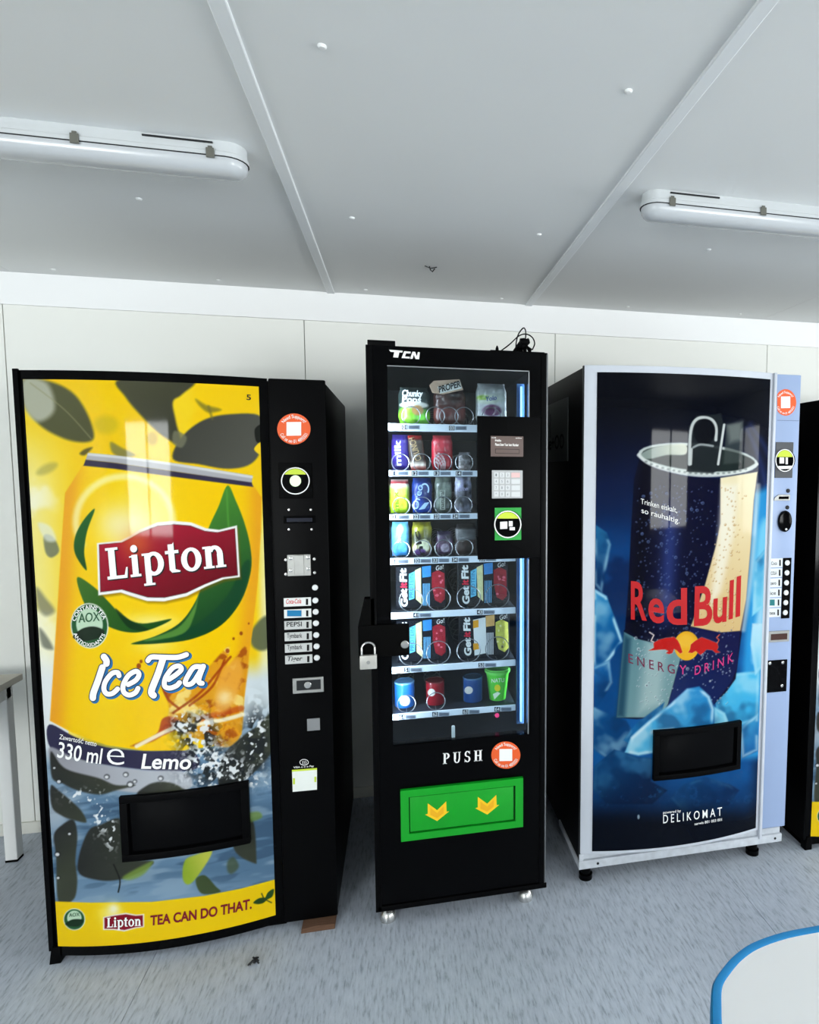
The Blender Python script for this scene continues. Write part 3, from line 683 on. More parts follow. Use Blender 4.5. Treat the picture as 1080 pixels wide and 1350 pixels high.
def ice_tea_machine():
    T = thing('vending_machine', 'black vending machine with a big yellow iced tea can poster and lemon drink', 'vending machine', ((LX0+LX1)/2, 2.55, 0), 'drink vending machines along the wall')
    cab = box('cabinet', (LX0+.004, LX1-.002, LY, 2.93, .022, LH-.006), BLACK, T, .008)
    box('plinth', (LX0+.01, -.40, LY+.02, 2.9, 0, .0219), BLACKM, T)
    MB().prism([(LX0-.002, 0), (LX0+.03, 0), (LX0+.03, .055), (LX0+.006, .055)], LY-.012, LY+.02).build('corner_foot', BLACK, T, .002)
    door = curved_slab('door', LX0, LSEAM, .024, LH, lsurf, LY-.0005, BLACKG, T, bevel=.004)
    panel = painted_front('printed_panel', -1.068, -.4285, .056, 1.811, lsurf, .002, 340, 800, lipton_art, paint_mat('printed_gloss_film', .05, .17), door, .8)
    for nm, xa, xb in (('left', LX0, LX0+.02),):
        curved_slab('edge_profile', LX0-.004, LX0+.012, .04, LH+.004, lambda x_: lsurf(x_)-.006, LY-.0002, BLACKG, door, n=4, bevel=.002)
    # lettering on the panel
    ls = lsurf
    d = Decal(ls, .0036)
    g = serif('Lipton', .02); d.text('', (143.5, 766), (300, 749), 41.5, geo=g, up=(-.09, -1)); d.build('lettering', INK, panel)
    d = Decal(ls, .0042); d.text('', (142, 764.5), (298.5, 747), 41.5, geo=g, up=(-.09, -1)); d.text('', (141, 1223), (186, 1220.5), 13, geo=g, up=(0, -1))
    d.text('330 ml', (75, 998), (133, 1007), 20, .012, up=(.14, -1), sag=1); d.text('e', (141, 1008), (164, 1009), 33, -.012, up=(0, -1)); d.text('Zawartość netto', (78, 974), (127, 984), 6, .006, up=(.15, -1))
    d.text('Lemo', (186, 1013), (252, 1014), 19, .02, .15, up=(0, -1)); d.arctext('CONTAINS TEA', (118, 825), 19, 195, 340, 5, .012, ry=22.5); d.arctext('ANTIOXIDANTS', (118, 825), 23, 158, 25, 4.6, .012, True, ry=27.5)
    d.build('lettering', WHITE, panel)
    BLUE = mat('script_blue', (30, 104, 158), .4); NAVY = mat('script_navy', (14, 30, 66), .4)
    Q = lambda *ps: [(105+x_/6, 850+y_/6) for x_, y_ in ps]
    strokes = [(Q((192, 95), (212, 125), (212, 150)), 4.2), (Q((180, 180), (145, 285), (110, 380), (105, 420)), 4.3),
               (Q((312, 245), (300, 220), (255, 228), (205, 290), (192, 350), (215, 388), (260, 385), (300, 350)), 3.3),
               (Q((385, 315), (445, 280), (470, 235), (445, 210), (385, 245), (345, 320), (350, 375), (392, 398), (440, 380), (462, 345)), 3.3),
               (Q((540, 125), (568, 98), (640, 98), (770, 100), (845, 78)), 3.4), (Q((660, 110), (620, 230), (568, 365), (585, 400)), 4.4),
               (Q((705, 275), (765, 235), (805, 195), (785, 168), (735, 185), (680, 260), (672, 325), (712, 343), (765, 325), (790, 300)), 3.3),
               (Q((965, 175), (905, 178), (860, 240), (835, 295), (855, 315), (895, 300), (940, 235), (975, 170)), 3.3), (Q((980, 170), (948, 255), (945, 298), (970, 305)), 3.3)]
    for eps, grow, off, mt in ((.0030, 1.6, (2.4, 1.8), BLUE), (.0034, 1.2, (0, 0), NAVY), (.0040, 0, (0, 0), WHITE)):
        for pts, hw in strokes: Decal(ls, eps+.00002*strokes.index((pts, hw))).stroke([(x_+off[0], y_+off[1]) for x_, y_ in pts], hw+grow).build('lettering', mt, panel)
    d = Decal(ls, .0036); d.text('TEA CAN DO THAT.', (198, 1220), (332, 1197.5), 12.5, .03, up=(.02, -1), sag=2.2); d.build('lettering', mat('maroon_ink', (120, 20, 34), .5), panel)
    d = Decal(ls, .0036); d.text('AOX', (103.5, 821), (131.5, 818.5), 12, .004, up=(0, -1)); d.text('AOX', (91, 1209), (105, 1208), 5, .0, up=(0, -1)); d.build('lettering', mat('badge_green_ink', (30, 80, 50), .5), panel)
    d = Decal(ls, .0036); d.text('5', (325, 527), (331, 527.5), 7, .02, up=(0, -1)); d.build('lettering', INK, panel)
    # delivery flap
    fl = [(160, 1053), (325, 1036), (327, 1112), (163, 1133)]
    fr = MB(); z0, z1, xa, xb = .335, .545, -.857, -.493
    def lout(e): return lambda x_: lsurf(x_)-e
    for q in ((xa, xb, z0, z0+.022), (xa, xb, z1-.022, z1), (xa, xa+.022, z0+.022, z1-.022), (xb-.022, xb, z0+.022, z1-.022)):
        xs = np.linspace(q[0], q[1], 12); loop = [(x_, float(lsurf(x_))-.016) for x_ in xs]+[(x_, float(lsurf(x_))-.001) for x_ in xs[::-1]]
        fr.sweep([[(x_, y_, z_) for x_, y_ in loop] for z_ in (q[2], q[3])])
    f = fr.build('delivery_frame', BLACK, door, .003)
    xs = np.linspace(xa+.022, xb-.022, 12); loop = [(x_, float(lsurf(x_))-.007) for x_ in xs]+[(x_, float(lsurf(x_))-.001) for x_ in xs[::-1]]
    MB().sweep([[(x_, y_, z_) for x_, y_ in loop] for z_ in (z0+.022, z1-.022)]).build('delivery_flap', BLACKG, door, .002)
    # control column
    col = box('control_column', (LSEAM+.004, LX1, LY-.012, LY-.0005, .024, LH), BLACK, T, .006)
    round_sticker((387.5, 565.5), 22, 20.5, lcol, col)
    plate('reader_housing', (368, 610, 412, 657), lcol, BLACKG, col, .004)
    lc2 = lambda x_: lcol(x_)-.004
    rd = disc('card_reader', (389.5, 634), 19, lc2, BLACKG, col, .006, dome=False)
    lc3 = lambda x_: lcol(x_)-.0102
    Decal(lc3, .0004).ring((389.5, 634), (19, 18), (17.6, 16.6)).build('reader_ring', WHITE, rd)
    Decal(lc3, .0004).poly([p_ for p_ in ell(389.5, 634, 17, 16, 20, 212, 328)]).build('reader_band', mat('lime_print', (200, 220, 70), .5), rd)
    Decal(lc3, .0004).ellipse((389.5, 634), 7.5, 7.5).build('reader_lamp', mat('reader_lamp_green', (214, 240, 190), .4, emit=.5), rd)
    s_ = plate('bill_slot', (374, 680, 416, 690), lcol, BLACKG, col, .003); plate('slot_mouth', (378, 683, 412, 688), lambda x_: lcol(x_)-.003, mat('slot_blue_black', (22, 26, 40), .2), s_, .0005, bevel=0)
    for q in ((381, 672), (410, 672), (381, 698), (411, 698)): disc('screw', q, 1.8, lcol, CHROME, col, .002)
    pl = plate('coin_plate', (379, 731, 410, 759), lcol, STEEL, col, .004); plate('coin_ridge', (388, 732, 401, 757), lambda x_: lcol(x_)-.004, STEEL, pl, .002)
    for q in ((383, 736), (406, 735), (383, 752), (406, 750)): disc('screw', q, 2.6, lambda x_: lcol(x_)-.004, CHROME, pl, .002)
    for q in ((377, 738), (414.5, 737), (377, 757), (415, 755)): disc('screw', q, 2.3, lcol, CHROME, col, .003)
    ys = [774.5, 791.5, 806.5, 821.5, 837, 852, 867]
    for i, y_ in enumerate(ys): disc('selection_button', (415.5+i*.4, y_), 4., lcol, WHITEP, col, .004)
    names = [('Coca-Cola', (205, 40, 50)), ('', (30, 120, 170)), ('PEPSI', (20, 20, 24)), ('Tymbark', (60, 60, 64)), ('Tymbark', (60, 60, 64)), ('Tiger', (16, 16, 18))]
    for i, (s, cl) in enumerate(names):
        y_ = 793.5+15.1*i; u0 = 374.3+.35*i
        ll = plate('selection_label', (u0, y_-5.6, u0+36, y_+5.6), lcol, mat('label_white' if i < 2 else 'label_grey', (226, 228, 226) if i < 2 else (196, 198, 196), .4), col, .002, bevel=.0004)
        q = Decal(lambda x_: lcol(x_)-.002, .0006)
        if s: q.text(s, (u0+3, y_+2.5), (u0+23, y_+1.8), 6, .012, .2 if i in (0, 5) else 0, up=(0, -1))
        else: q.poly(R4(u0+4, y_-4, u0+23, y_+4))
        q.build('lettering', mat('label_ink_%d' % i, cl, .5), ll)
        Decal(lambda x_: lcol(x_)-.002, .0006).poly(R4(u0+29, y_-4, u0+32, y_+4)).build('can_picture', INK, ll)
    lk = plate('lock_plate', (386, 893, 427, 913), lcol, STEEL, col, .004); plate('lock_recess', (391, 896.5, 423, 909.5), lambda x_: lcol(x_)-.004, DGREY, lk, .0006, bevel=0); disc('lock_barrel', (406, 903), 5, lambda x_: lcol(x_)-.004, CHROME, lk, .005)
    plate('grey_window', (405, 947, 422, 963), lcol, mat('grey_window_plastic', (132, 134, 136), .3), col, .002)
    st = Decal(lcol, .0012).poly([(385, 1015), (418, 1012.5), (418, 1041), (386, 1044)]).build('payment_sticker', mat('payment_sticker_white', (234, 238, 232), .4), col)
    q = Decal(lcol, .0018); q.poly([(385, 1015), (418, 1012.5), (418, 1015), (385, 1017.5)]); q.poly(R4(386.2, 1026, 389, 1034)); q.poly(R4(414.5, 1024, 417, 1031)); q.build('sticker_border', mat('lime_print', (200, 220, 70), .5), st)
    q = Decal(lcol, .0016)
    q.ring((401, 1005), (6, 4.2), (5.3, 3.5)); q.text(')))', (398, 1007), (404, 1006.6), 4, .0, up=(0, -1)); q.text('VISA o o o Pay', (387, 1013), (414, 1011), 2.4, .01, up=(0, -1))
    q.build('contactless_mark', WHITE, col, True)
    return T
lip = ice_tea_machine()

# a second machine of the same make further along the wall
def copy_tree(o, parent=None):
    c = o.copy(); COL.objects.link(c); c.parent = parent
    if parent is not None: c.matrix_parent_inverse = o.matrix_parent_inverse.copy()
    for ch in list(o.children): copy_tree(ch, c)
    return c
lip2 = copy_tree(lip); lip2.location = (lip.location.x+2.695, lip.location.y+.012, 0)
lip2['label'] = 'second black machine with a yellow poster, to the right of the silver-framed machine'

# ================================================================== blue energy drink machine
RX0, RX1, RSEAM, RH, RY = .627, 1.482, 1.366, 1.918, 2.129
def rsurf(x_): return RY-.045*(1-np.clip((np.asarray(x_, float)-.998)/.37, -1, 1)**2)
def rcol(x_): return np.full(np.shape(x_), RY-.004)
def bull_art(U, V):
    p = Paint(U, V, (6, 8, 18)); n1 = fbm(U, V, 50, 2); n2 = fbm(U, V, 16, 8); n3 = fbm(U, V, 6, 12)
    # deep blue backdrop
    p.all((14, 26, 66), sstep(520, 640, V)*(1-.3*n1)*.9)
    p.all((10, 52, 112), sstep(600, 720, V)*(.55+.6*n1)*np.where(U < 900, .75, 1))
    p.all((20, 110, 190), sstep(670, 800, V)*sstep(.35, .65, n1)*.85)
    p.all((14, 84, 150), sstep(760, 900, V)*.7)
    p.all((8, 12, 28), (1-sstep(0, 12, 1010-U+(V-500)*.02))*(1-sstep(560, 640, V))*.6)
    for q in ([(985, 565), (1000, 600), (1010, 640)], [(990, 560), (1008, 588), (1018, 610)]): p.line(q, 3, (60, 80, 150), .4, 4)
    p.poly([(994, 650), (1016, 640), (1012, 1000), (972, 1000), (984, 800)], (48, 164, 232), .9, 7, False)
    p.poly([(1000, 700), (1014, 690), (1010, 780), (994, 790)], (140, 220, 248), .8, 6); p.poly([(1000, 800), (1008, 800), (1004, 860), (992, 870)], (210, 244, 255), .7, 5)
    # ice behind the can, left
    def ice(P, c1, c2, hi=(190, 232, 246), a=.95, seed=1, edge=1.2, rim=.6):
        P = np.array(P, float); p.poly(P, (c1, c2, tuple(P[0]), tuple(P[len(P)//2])), a, 1.6, False)
        idx = p.near(P, 3); k = 1-sstep(-2, 2, p.dist(P, idx)); w = fbm(U[idx]+V[idx]*.5, V[idx]-U[idx]*.5, 34, seed, 3)
        p.mix(idx, hi, k*sstep(.48, .78, w)*.5); p.mix(idx, (8, 44, 90), k*(1-sstep(.25, .46, w))*.45)
        d = np.abs(p.dist(P, idx)+2.2); p.mix(idx, hi, np.exp(-(d/2.2)**2)*rim*.7*sstep(.35, .6, vnoise(U[idx], V[idx], 20, seed+5)))
    ice([(783, 690), (800, 702), (806, 718), (798, 758), (794, 782), (783, 770)], (40, 120, 170), (10, 56, 110), seed=3)
    ice([(782, 775), (800, 786), (812, 818), (822, 846), (806, 868), (781, 900)], (40, 150, 214), (8, 76, 140), seed=4, rim=1.2)
    ice([(780, 880), (804, 870), (808, 900), (790, 930), (780, 935)], (30, 110, 180), (10, 70, 130), seed=5)
    ice([(779, 930), (800, 940), (826, 950), (850, 990), (800, 1000), (779, 985)], (16, 84, 144), (8, 50, 100), seed=6, rim=.35)
    # ice at the right
    ice([(944, 900), (966, 888), (1002, 884), (1000, 950), (960, 960), (944, 935)], (90, 204, 244), (50, 168, 224), seed=7)
    ice([(992, 822), (1008, 822), (1005, 880), (996, 890), (990, 850)], (200, 236, 250), (120, 206, 240), seed=8)
    ice([(995, 740), (1012, 720), (1008, 800), (992, 812)], (60, 160, 214), (120, 210, 240), seed=9)
    # the can
    body = [(843, 606), (836, 632), (832, 700), (829, 770), (824, 830), (817, 900), (813, 946), (840, 948), (930, 940), (958, 912), (970, 895), (976, 850), (984, 790), (990, 720), (994, 660), (999, 622), (960, 632), (900, 628)]
    p.poly(body, (14, 15, 42), 1, 1.2, False); B = np.array(body, float); idx = p.near(B, 2); ins = 1-sstep(-1, 1, p.dist(B, idx)); u, v = U[idx], V[idx]
    p.mix(idx, (44, 62, 130), ins*np.exp(-((u-884+(v-700)*.05)/12)**2)*sstep(640, 700, v)*(1-sstep(800, 840, v))*.75)
    p.mix(idx, (6, 6, 20), ins*np.exp(-((u-846+(v-700)*.06)/12)**2)*.8)
    p.poly([(950, 630), (999, 622), (994, 660), (990, 720), (984, 790), (976, 832), (950, 834), (911, 826), (930, 770), (944, 720), (950, 690)], ((250, 236, 196), (226, 192, 132), (960, 640), (940, 830)), 1, 1.2, False)
    p.poly([(952, 640), (972, 640), (968, 700), (950, 780), (936, 800), (946, 720)], (255, 252, 240), .7, 6, False)
    p.line([(1000, 640), (990, 760), (980, 830)], 3, (255, 250, 236), .5, 3)
    p.poly([(823, 832), (840, 842), (870, 848), (900, 838), (897, 870), (881, 928), (870, 946), (813, 946)], ((96, 140, 150), (120, 156, 160), (820, 850), (890, 900)), 1, 1.2, False)
    p.poly([(852, 846), (880, 850), (870, 930), (842, 940)], (196, 214, 212), .55, 9, False); p.poly([(823, 836), (832, 842), (824, 946), (812, 946)], (20, 60, 84), .8, 5, False)
    p.line([(824, 832), (846, 842), (880, 847), (906, 836)], 1.5, (12, 14, 40), 1, 1)
    p.poly([(911, 826), (950, 834), (976, 832), (972, 880), (964, 900), (940, 930), (881, 930), (897, 870)], ((20, 22, 70), (12, 34, 92), (960, 850), (900, 930)), 1, 1.2, False)
    # lid: rim and opened tab
    p.ell((920.5, 605), 79.5, 20.5, (206, 216, 212), 1, 1.2, 5); p.ell((921, 604.5), 75, 16, (34, 44, 44), 1, 1.2, 5)
    p.poly([(846, 598), (862, 590), (884, 586.5), (904, 586), (904, 599), (880, 600), (858, 605), (849, 604)], ((150, 166, 160), (222, 226, 206), (850, 600), (900, 590)), .95, 1.5)
    p.line([(842, 600), (856, 611), (882, 620), (915, 626), (950, 626), (982, 620), (998, 612)], 2.2, (226, 232, 228), .9, 1.2)
    for x_ in np.arange(852, 990, 7.3): p.ell((x_, 600+24*math.sqrt(max(0, 1-((x_-920)/80)**2))+(x_-920)*.06), 2, 1.4, (96, 106, 106), .6, 1)
    tab = [(905, 622), (908, 562), (918, 548), (950, 546), (955, 560), (950, 618), (940, 624)]
    p.poly(tab, (34, 40, 44), .9, 1.2, False)
    p.line([(909, 612), (911, 568), (920, 552), (936, 552), (944, 562), (944, 580)], 2.0, (216, 222, 220), .95, 1)
    p.ell((929, 569), 14, 17, (14, 16, 24), 1, 1.2, 8); p.line([(914, 590), (924, 586), (940, 588)], 1.4, (190, 198, 198), .8, 1)
    p.line([(912, 592), (911, 612)], 1.5, (216, 222, 220), .9, .8); p.line([(955, 560), (947, 612)], 1.6, (226, 232, 230), .95, .9)
    p.poly([(958, 560), (980, 556), (978, 610), (954, 612)], (70, 80, 78), .7, 2, False); p.poly([(958, 560), (979, 555), (977, 580), (962, 584)], (170, 178, 172), .5, 5, False)
    # dew drops
    rs = np.random.RandomState(5)
    for _ in range(760):
        du, dv = rs.uniform(838, 990), rs.uniform(640, 935); r = rs.choice([.8, 1., 1.4, 2.2], p=[.5, .3, .15, .05])
        if du > 985-(dv-640)*.07 or du < 840-(dv-640)*.07: continue
        onc = du > 950-(max(dv-690, 0))*.28 and dv < 828
        if onc: p.ell((du, dv), r*1.2, r*1.2, (196, 150, 90), .7, .8); p.ell((du-.5, dv-.5), r*.6, r*.6, (255, 250, 230), .8, .6)
        else: p.ell((du, dv), r, r, (104, 128, 176) if dv < 840 else (214, 226, 230), .6, .7); p.ell((du+.4, dv+.4), r*.5, r*.5, (16, 20, 46), .5, .6)
    # emblem: sun and two bulls
    p.ell((905.5, 851.5), 16.5, 19.3, (240, 178, 30), 1, .8); p.ell((904, 845), 11, 9, (252, 200, 70), .6, 4)
    QB = lambda *ps: [(815+x_/6.353, 815+y_/6.353) for x_, y_ in ps]
    for P in (QB((255, 272), (300, 248), (297, 207), (340, 182), (400, 166), (470, 158), (500, 185), (518, 218), (540, 285), (520, 297), (492, 270), (468, 258), (455, 292), (428, 302), (400, 292), (422, 276), (395, 262), (340, 265), (305, 268)),
              QB((588, 288), (604, 258), (610, 220), (650, 187), (700, 160), (762, 182), (830, 210), (840, 242), (828, 268), (856, 286), (820, 292), (790, 266), (742, 262), (712, 292), (690, 307), (668, 290), (650, 274), (620, 292))):
        p.poly(P, (250, 226, 190), .75, 1.7, False); p.poly(P, (200, 32, 28), 1, .6, False)
    p.line(QB((300, 200), (276, 190), (300, 142), (264, 118)), .7, (240, 220, 214), .95, .6, False); p.line(QB((832, 210), (846, 182), (826, 162), (850, 138)), .7, (214, 90, 60), .95, .6, False)
    # ice in front
    ice([(822, 976), (838, 955), (860, 938), (876, 926), (870, 950), (858, 965), (840, 985)], (30, 120, 180), (16, 84, 140), seed=31)
    ice([(824, 992), (832, 972), (856, 950), (884, 928), (906, 908), (922, 905), (936, 918), (942, 935), (940, 958), (900, 962), (862, 966), (862, 992), (842, 996)], (96, 200, 240), (36, 138, 204), (232, 248, 252), seed=13, rim=.9)
    ice([(942, 932), (956, 940), (962, 956), (942, 958)], (90, 190, 230), (150, 220, 240), seed=14)
    ice([(784, 1010), (810, 988), (840, 998), (862, 1000), (858, 1030), (880, 1042), (860, 1060), (800, 1060), (782, 1040)], (12, 66, 118), (6, 34, 72), (70, 150, 200), .9, 15, rim=.3)
    ice([(884, 1052), (900, 1034), (930, 1024), (962, 1034), (975, 1042), (960, 1062), (900, 1070)], (24, 96, 160), (12, 60, 116), (90, 170, 214), .9, 16, rim=.4)
    ice([(975, 960), (1000, 940), (1000, 990), (978, 1000)], (60, 160, 214), (20, 90, 160), (230, 246, 250), .9, 17, rim=.7)
    p.all((30, 110, 180), sstep(.62, .78, n3)*sstep(1030, 1045, V)*(1-sstep(1060, 1080, V))*.5)
    # dark floor
    p.all((6, 18, 44), sstep(1000, 1085, V)*.55); p.all((4, 8, 20), sstep(1050, 1090, V)*.94); p.all((4, 8, 22), sstep(985, 1010, U+(V-980)*.05)*sstep(990, 1010, V)*.7)
    p.ell((842, 1077), 1.5, 3, (170, 190, 200), .9, .8)
    return p.c
T = thing('vending_machine', 'silver-framed vending machine with a dark blue energy drink can and ice poster', 'vending machine', ((RX0+RX1)/2, 2.55, 0), 'drink vending machines along the wall')
cab = box('cabinet', (RX0+.006, RX1-.004, RY+.012, 2.93, .075, RH-.004), BLACK, T, .005)
box('cabinet_edge', (RX0, RX0+.012, RY, RY+.012, .11, RH-.002), DGREY, T, .002)
door = curved_slab('door', RX0+.004, RSEAM, .135, RH, rsurf, RY+.0115, SILVER, T, n=32, bevel=.004)
panel = painted_front('printed_panel', .674, 1.351, .148, 1.893, rsurf, .0022, 340, 780, bull_art, paint_mat('printed_gloss_film_dark', .04, .10), door, .7)
RED = mat('red_logo_ink', (176, 16, 22), .4)
g = Decal(rsurf, .0034)
g.text('R', (832, 815), (853, 817), 48, .022, up=(0, -1)); g.text('e', (855, 818), (876, 821), 44, .022, up=(0, -1)); g.text('d', (879, 823), (906, 822), 46, .022, up=(0, -1))
g.text('B', (915, 824), (939, 823), 50, .022, up=(0.03, -1)); g.text('u', (940, 821), (958, 818), 46, .022, up=(.03, -1)); g.text('l', (961, 815), (966.5, 813.5), 48, .03, up=(.03, -1)); g.text('l', (970, 812), (976, 810), 50, .03, up=(.03, -1))
g.build('lettering', RED, panel)
g = Decal(rsurf, .0034); g.text('E N E R G', (829, 873.5), (890, 888.5), 12, .004, up=(-.03, -1), sag=1.2); g.build('lettering', mat('wine_ink', (104, 30, 60), .5), panel)
g = Decal(rsurf, .0034); g.text('Y', (896, 889), (905, 889), 12, .004, up=(0, -1)); g.text('D R I N K', (916, 890), (967, 872), 12, .004, up=(.03, -1), sag=1.5); g.build('lettering', mat('magenta_ink', (186, 44, 110), .5), panel)
g = Decal(rsurf, .0034)
g.text('powered by', (874.5, 1073), (898, 1070.5), 3.4, .01, up=(0, -1)); g.text('D E L I K O M A T', (874.5, 1085.5), (952, 1075), 11, .004, up=(0, -1), sag=.6); g.text('serwis 801 003 001', (916, 1088), (952, 1082), 3.4, .01, up=(0, -1))
g.text('Trinken eiskalt,', (845, 664), (893, 676), 7, .0, up=(0, -1)); g.text('so rauhaltig.', (846, 676), (896, 690), 7, .0, up=(0, -1))
g.build('lettering', WHITE, panel)
# trim strip between door and column
box('trim_strip', (RSEAM+.0005, RSEAM+.012, RY-.010, RY+.0115, .1, RH), SILVER, T, .003)
col = box('control_column', (RSEAM+.0125, RX1, RY-.004, RY+.0115, .138, RH-.004), PALEBLUE, T, .004)
round_sticker((1036, 530.5), 14, 17.5, rcol, col, cut=1025)
box('column_seam', (RSEAM+.02, RX1-.004, RY-.0044, RY-.0038, 1.7425, 1.7435), DGREY, col)
pl = plate('reader_housing', (1022, 583, 1045, 630), rcol, mat('grey_reader_plate', (84, 86, 90), .45), col, .004)
r2_ = lambda x_: rcol(x_)-.004
rd = disc('card_reader', (1035, 607), 12.5, r2_, BLACKG, col, .006, dome=False)
r3_ = lambda x_: rcol(x_)-.0101
g = Decal(r3_, .0004).ring((1035, 607), (12.5, 15), (11.4, 13.8)); g.build('reader_ring', WHITE, rd)
Decal(r3_, .0004).poly(ell(1035, 607, 11, 13.4, 20, 200, 340)).build('reader_band', mat('lime_print', (200, 220, 70), .5), rd)
g = Decal(r3_, .0006); g.poly(R4(1028, 603, 1034, 611)); g.poly(R4(1036, 603, 1039, 612)); g.poly([(1026, 614.5), (1045, 614), (1043, 618), (1028, 618.5)]); g.build('reader_picture', WHITE, rd)
sl = MB()
a = onto(np.array([1019.5, 1041.]), np.array([656., 656.]), rcol); zt = onto(np.array([1030.]), np.array([652.]), rcol)[0][2]; zb = onto(np.array([1030.]), np.array([660.]), rcol)[0][2]
sl.prism([(a[0][0], zb), (a[1][0], zb), (a[1][0], zt), (a[0][0]+.02, zt), (a[0][0]+.004, (zt+zb)/2)], RY-.009, RY-.004).build('coin_slot', CHROME, col, .001, seg=1)
plate('coin_slot_mouth', (1027, 654.5, 1040, 658), lambda x_: rcol(x_)-.005, BLACKG, col, .0002, bevel=0)
for q in ((1039, 647), (1038, 669)): disc('lock', q, 2.4, rcol, DGREY, col, .004)
P_ = onto(np.array([1033.5]), np.array([687.]), rcol)[0]
kn = MB().prism([(P_[0]+.028*math.cos(t_), P_[2]+.041*math.sin(t_)) for t_ in np.linspace(0, 2*math.pi, 24, endpoint=False)], RY-.018, RY-.004).build('coin_return_knob', BLACKG, col, .005)
MB().lathe([(.004, 0), (.004, -.003)], (P_[0]+.001, RY-.018, P_[2]-.03), 'y', 10).build('knob_mark', WHITE, kn)
st = plate('button_strip', (1031, 735.5, 1042, 815), rcol, BLACKM, col, .003)
for i in range(6):
    y_ = 742+13.1*i; u_ = 1038-.55*i
    disc('selection_button', (u_, y_), 3.1, lambda x_: rcol(x_)-.003, WHITEP, col, .004)
    u0 = 1015.6-.5*i
    ll = plate('selection_label', (u0, y_-5.8, u0+16, y_+5.8), rcol, mat('label_pale', (222, 226, 228), .4), col, .002, bevel=.0004)
    q = Decal(lambda x_: rcol(x_)-.002, .0006); q.poly(R4(u0+12, y_-4, u0+14, y_+4)); 
    if i not in (4,): q.text(['Coca', 'COLA', 'zero', 'ice', '', 'tea'][i], (u0+1.5, y_+3), (u0+9, y_+2.5), 4.5, .01, up=(0, -1))
    q.build('lettering', INK, ll)
    if i == 4: Decal(lambda x_: rcol(x_)-.002, .0006).poly(R4(u0+1, y_-4, u0+8, y_+4)).build('picture', mat('teal_print', (40, 120, 124), .5), ll)
lk = plate('coin_return', (1012.5, 831.5, 1040, 846), rcol, STEEL, col, .005); plate('coin_return_window', (1016.5, 835.5, 1038, 843.5), lambda x_: rcol(x_)-.005, mat('brown_window', (74, 52, 48), .25), lk, .0005, bevel=0)
lk = plate('lock_plate', (1009.5, 870, 1037, 912), rcol, BLACKG, col, .004)
for q in ((1015, 874.5), (1032, 873.5), (1031, 904)): disc('screw', q, 1.8, lambda x_: rcol(x_)-.004, CHROME, lk, .002)
# delivery flap
z0, z1, xa, xb = .416, .605, .893, 1.256
fr = MB()
for q in ((xa, xb, z0, z0+.02), (xa, xb, z1-.02, z1), (xa, xa+.02, z0+.02, z1-.02), (xb-.02, xb, z0+.02, z1-.02)):
    xs = np.linspace(q[0], q[1], 12); loop = [(x_, float(rsurf(x_))-.018) for x_ in xs]+[(x_, float(rsurf(x_))-.001) for x_ in xs[::-1]]
    fr.sweep([[(x_, y_, z_) for x_, y_ in loop] for z_ in (q[2], q[3])])
fr.build('delivery_frame', BLACK, door, .003)
xs = np.linspace(xa+.02, xb-.02, 12); loop = [(x_, float(rsurf(x_))-.008) for x_ in xs]+[(x_, float(rsurf(x_))-.001) for x_ in xs[::-1]]
MB().sweep([[(x_, y_, z_) for x_, y_ in loop] for z_ in (z0+.02, z1-.02)]).build('delivery_flap', BLACKG, door, .002)
# base frame and feet
bf = MB().box(RX0, RX1-.012, RY-.004, RY+.008, .076, .108).box(RX0, RX0+.012, RY+.008, RY+.3, .076, .1).box(RX0+.001, RX0+.018, RY-.003, RY+.009, .108, .135)
bf.build('base_frame', SILVERD, T, .002)
for q in ((.70, RY-.0055), (1.44, RY-.0055)): MB().lathe([(.005, 0), (.005, -.001)], (q[0], q[1]+.0015, .092), 'y', 10).build('bolt', DGREY, T)
box('base_shelf', (RX0+.012, RX1-.014, RY+.0085, RY+.0115, .076, .13), SILVERD, T)
for q in ((RX0+.045, RY+.06), (1.38, RY+.06), (RX0+.045, 2.86), (1.38, 2.86)):
    MB().lathe([(.026, 0), (.026, .02), (.02, .024), (.018, .0749)], (q[0], q[1], 0), 'z', 16).build('foot', BLACKG, T)
# dark plate with a steam mark on its left side
sg = box('side_plate', (RX0+.002, RX0+.0058, 2.34, 2.74, 1.588, 1.832), mat('charcoal_side_plate', (66, 70, 69), .5), T, .001)
def side_print(name, polys, m_, par):
    mb = MB(); x_ = RX0+.0015
    for q in polys: mb.add([(x_, y_, z_) for y_, z_ in q], [tuple(range(len(q)))])
    return mb.build(name, m_, par)
st_ = [(2.625, 1.79), (2.615, 1.765), (2.632, 1.735), (2.62, 1.705), (2.626, 1.69)]
pl_ = [[(a_[0]-.004, a_[1]), (a_[0]+.004, a_[1]), (b_[0]+.004, b_[1]), (b_[0]-.004, b_[1])] for a_, b_ in zip(st_, st_[1:])]
V_, T_ = glyphs('oe+OO', .015)
sc_ = lambda q: (2.70-q[0]*.31, 1.64+q[1]*.055)
pl_ += [[sc_(V_[i]) for i in t_] for t_ in T_]
side_print('steam_mark', pl_, BLACKM, sg)

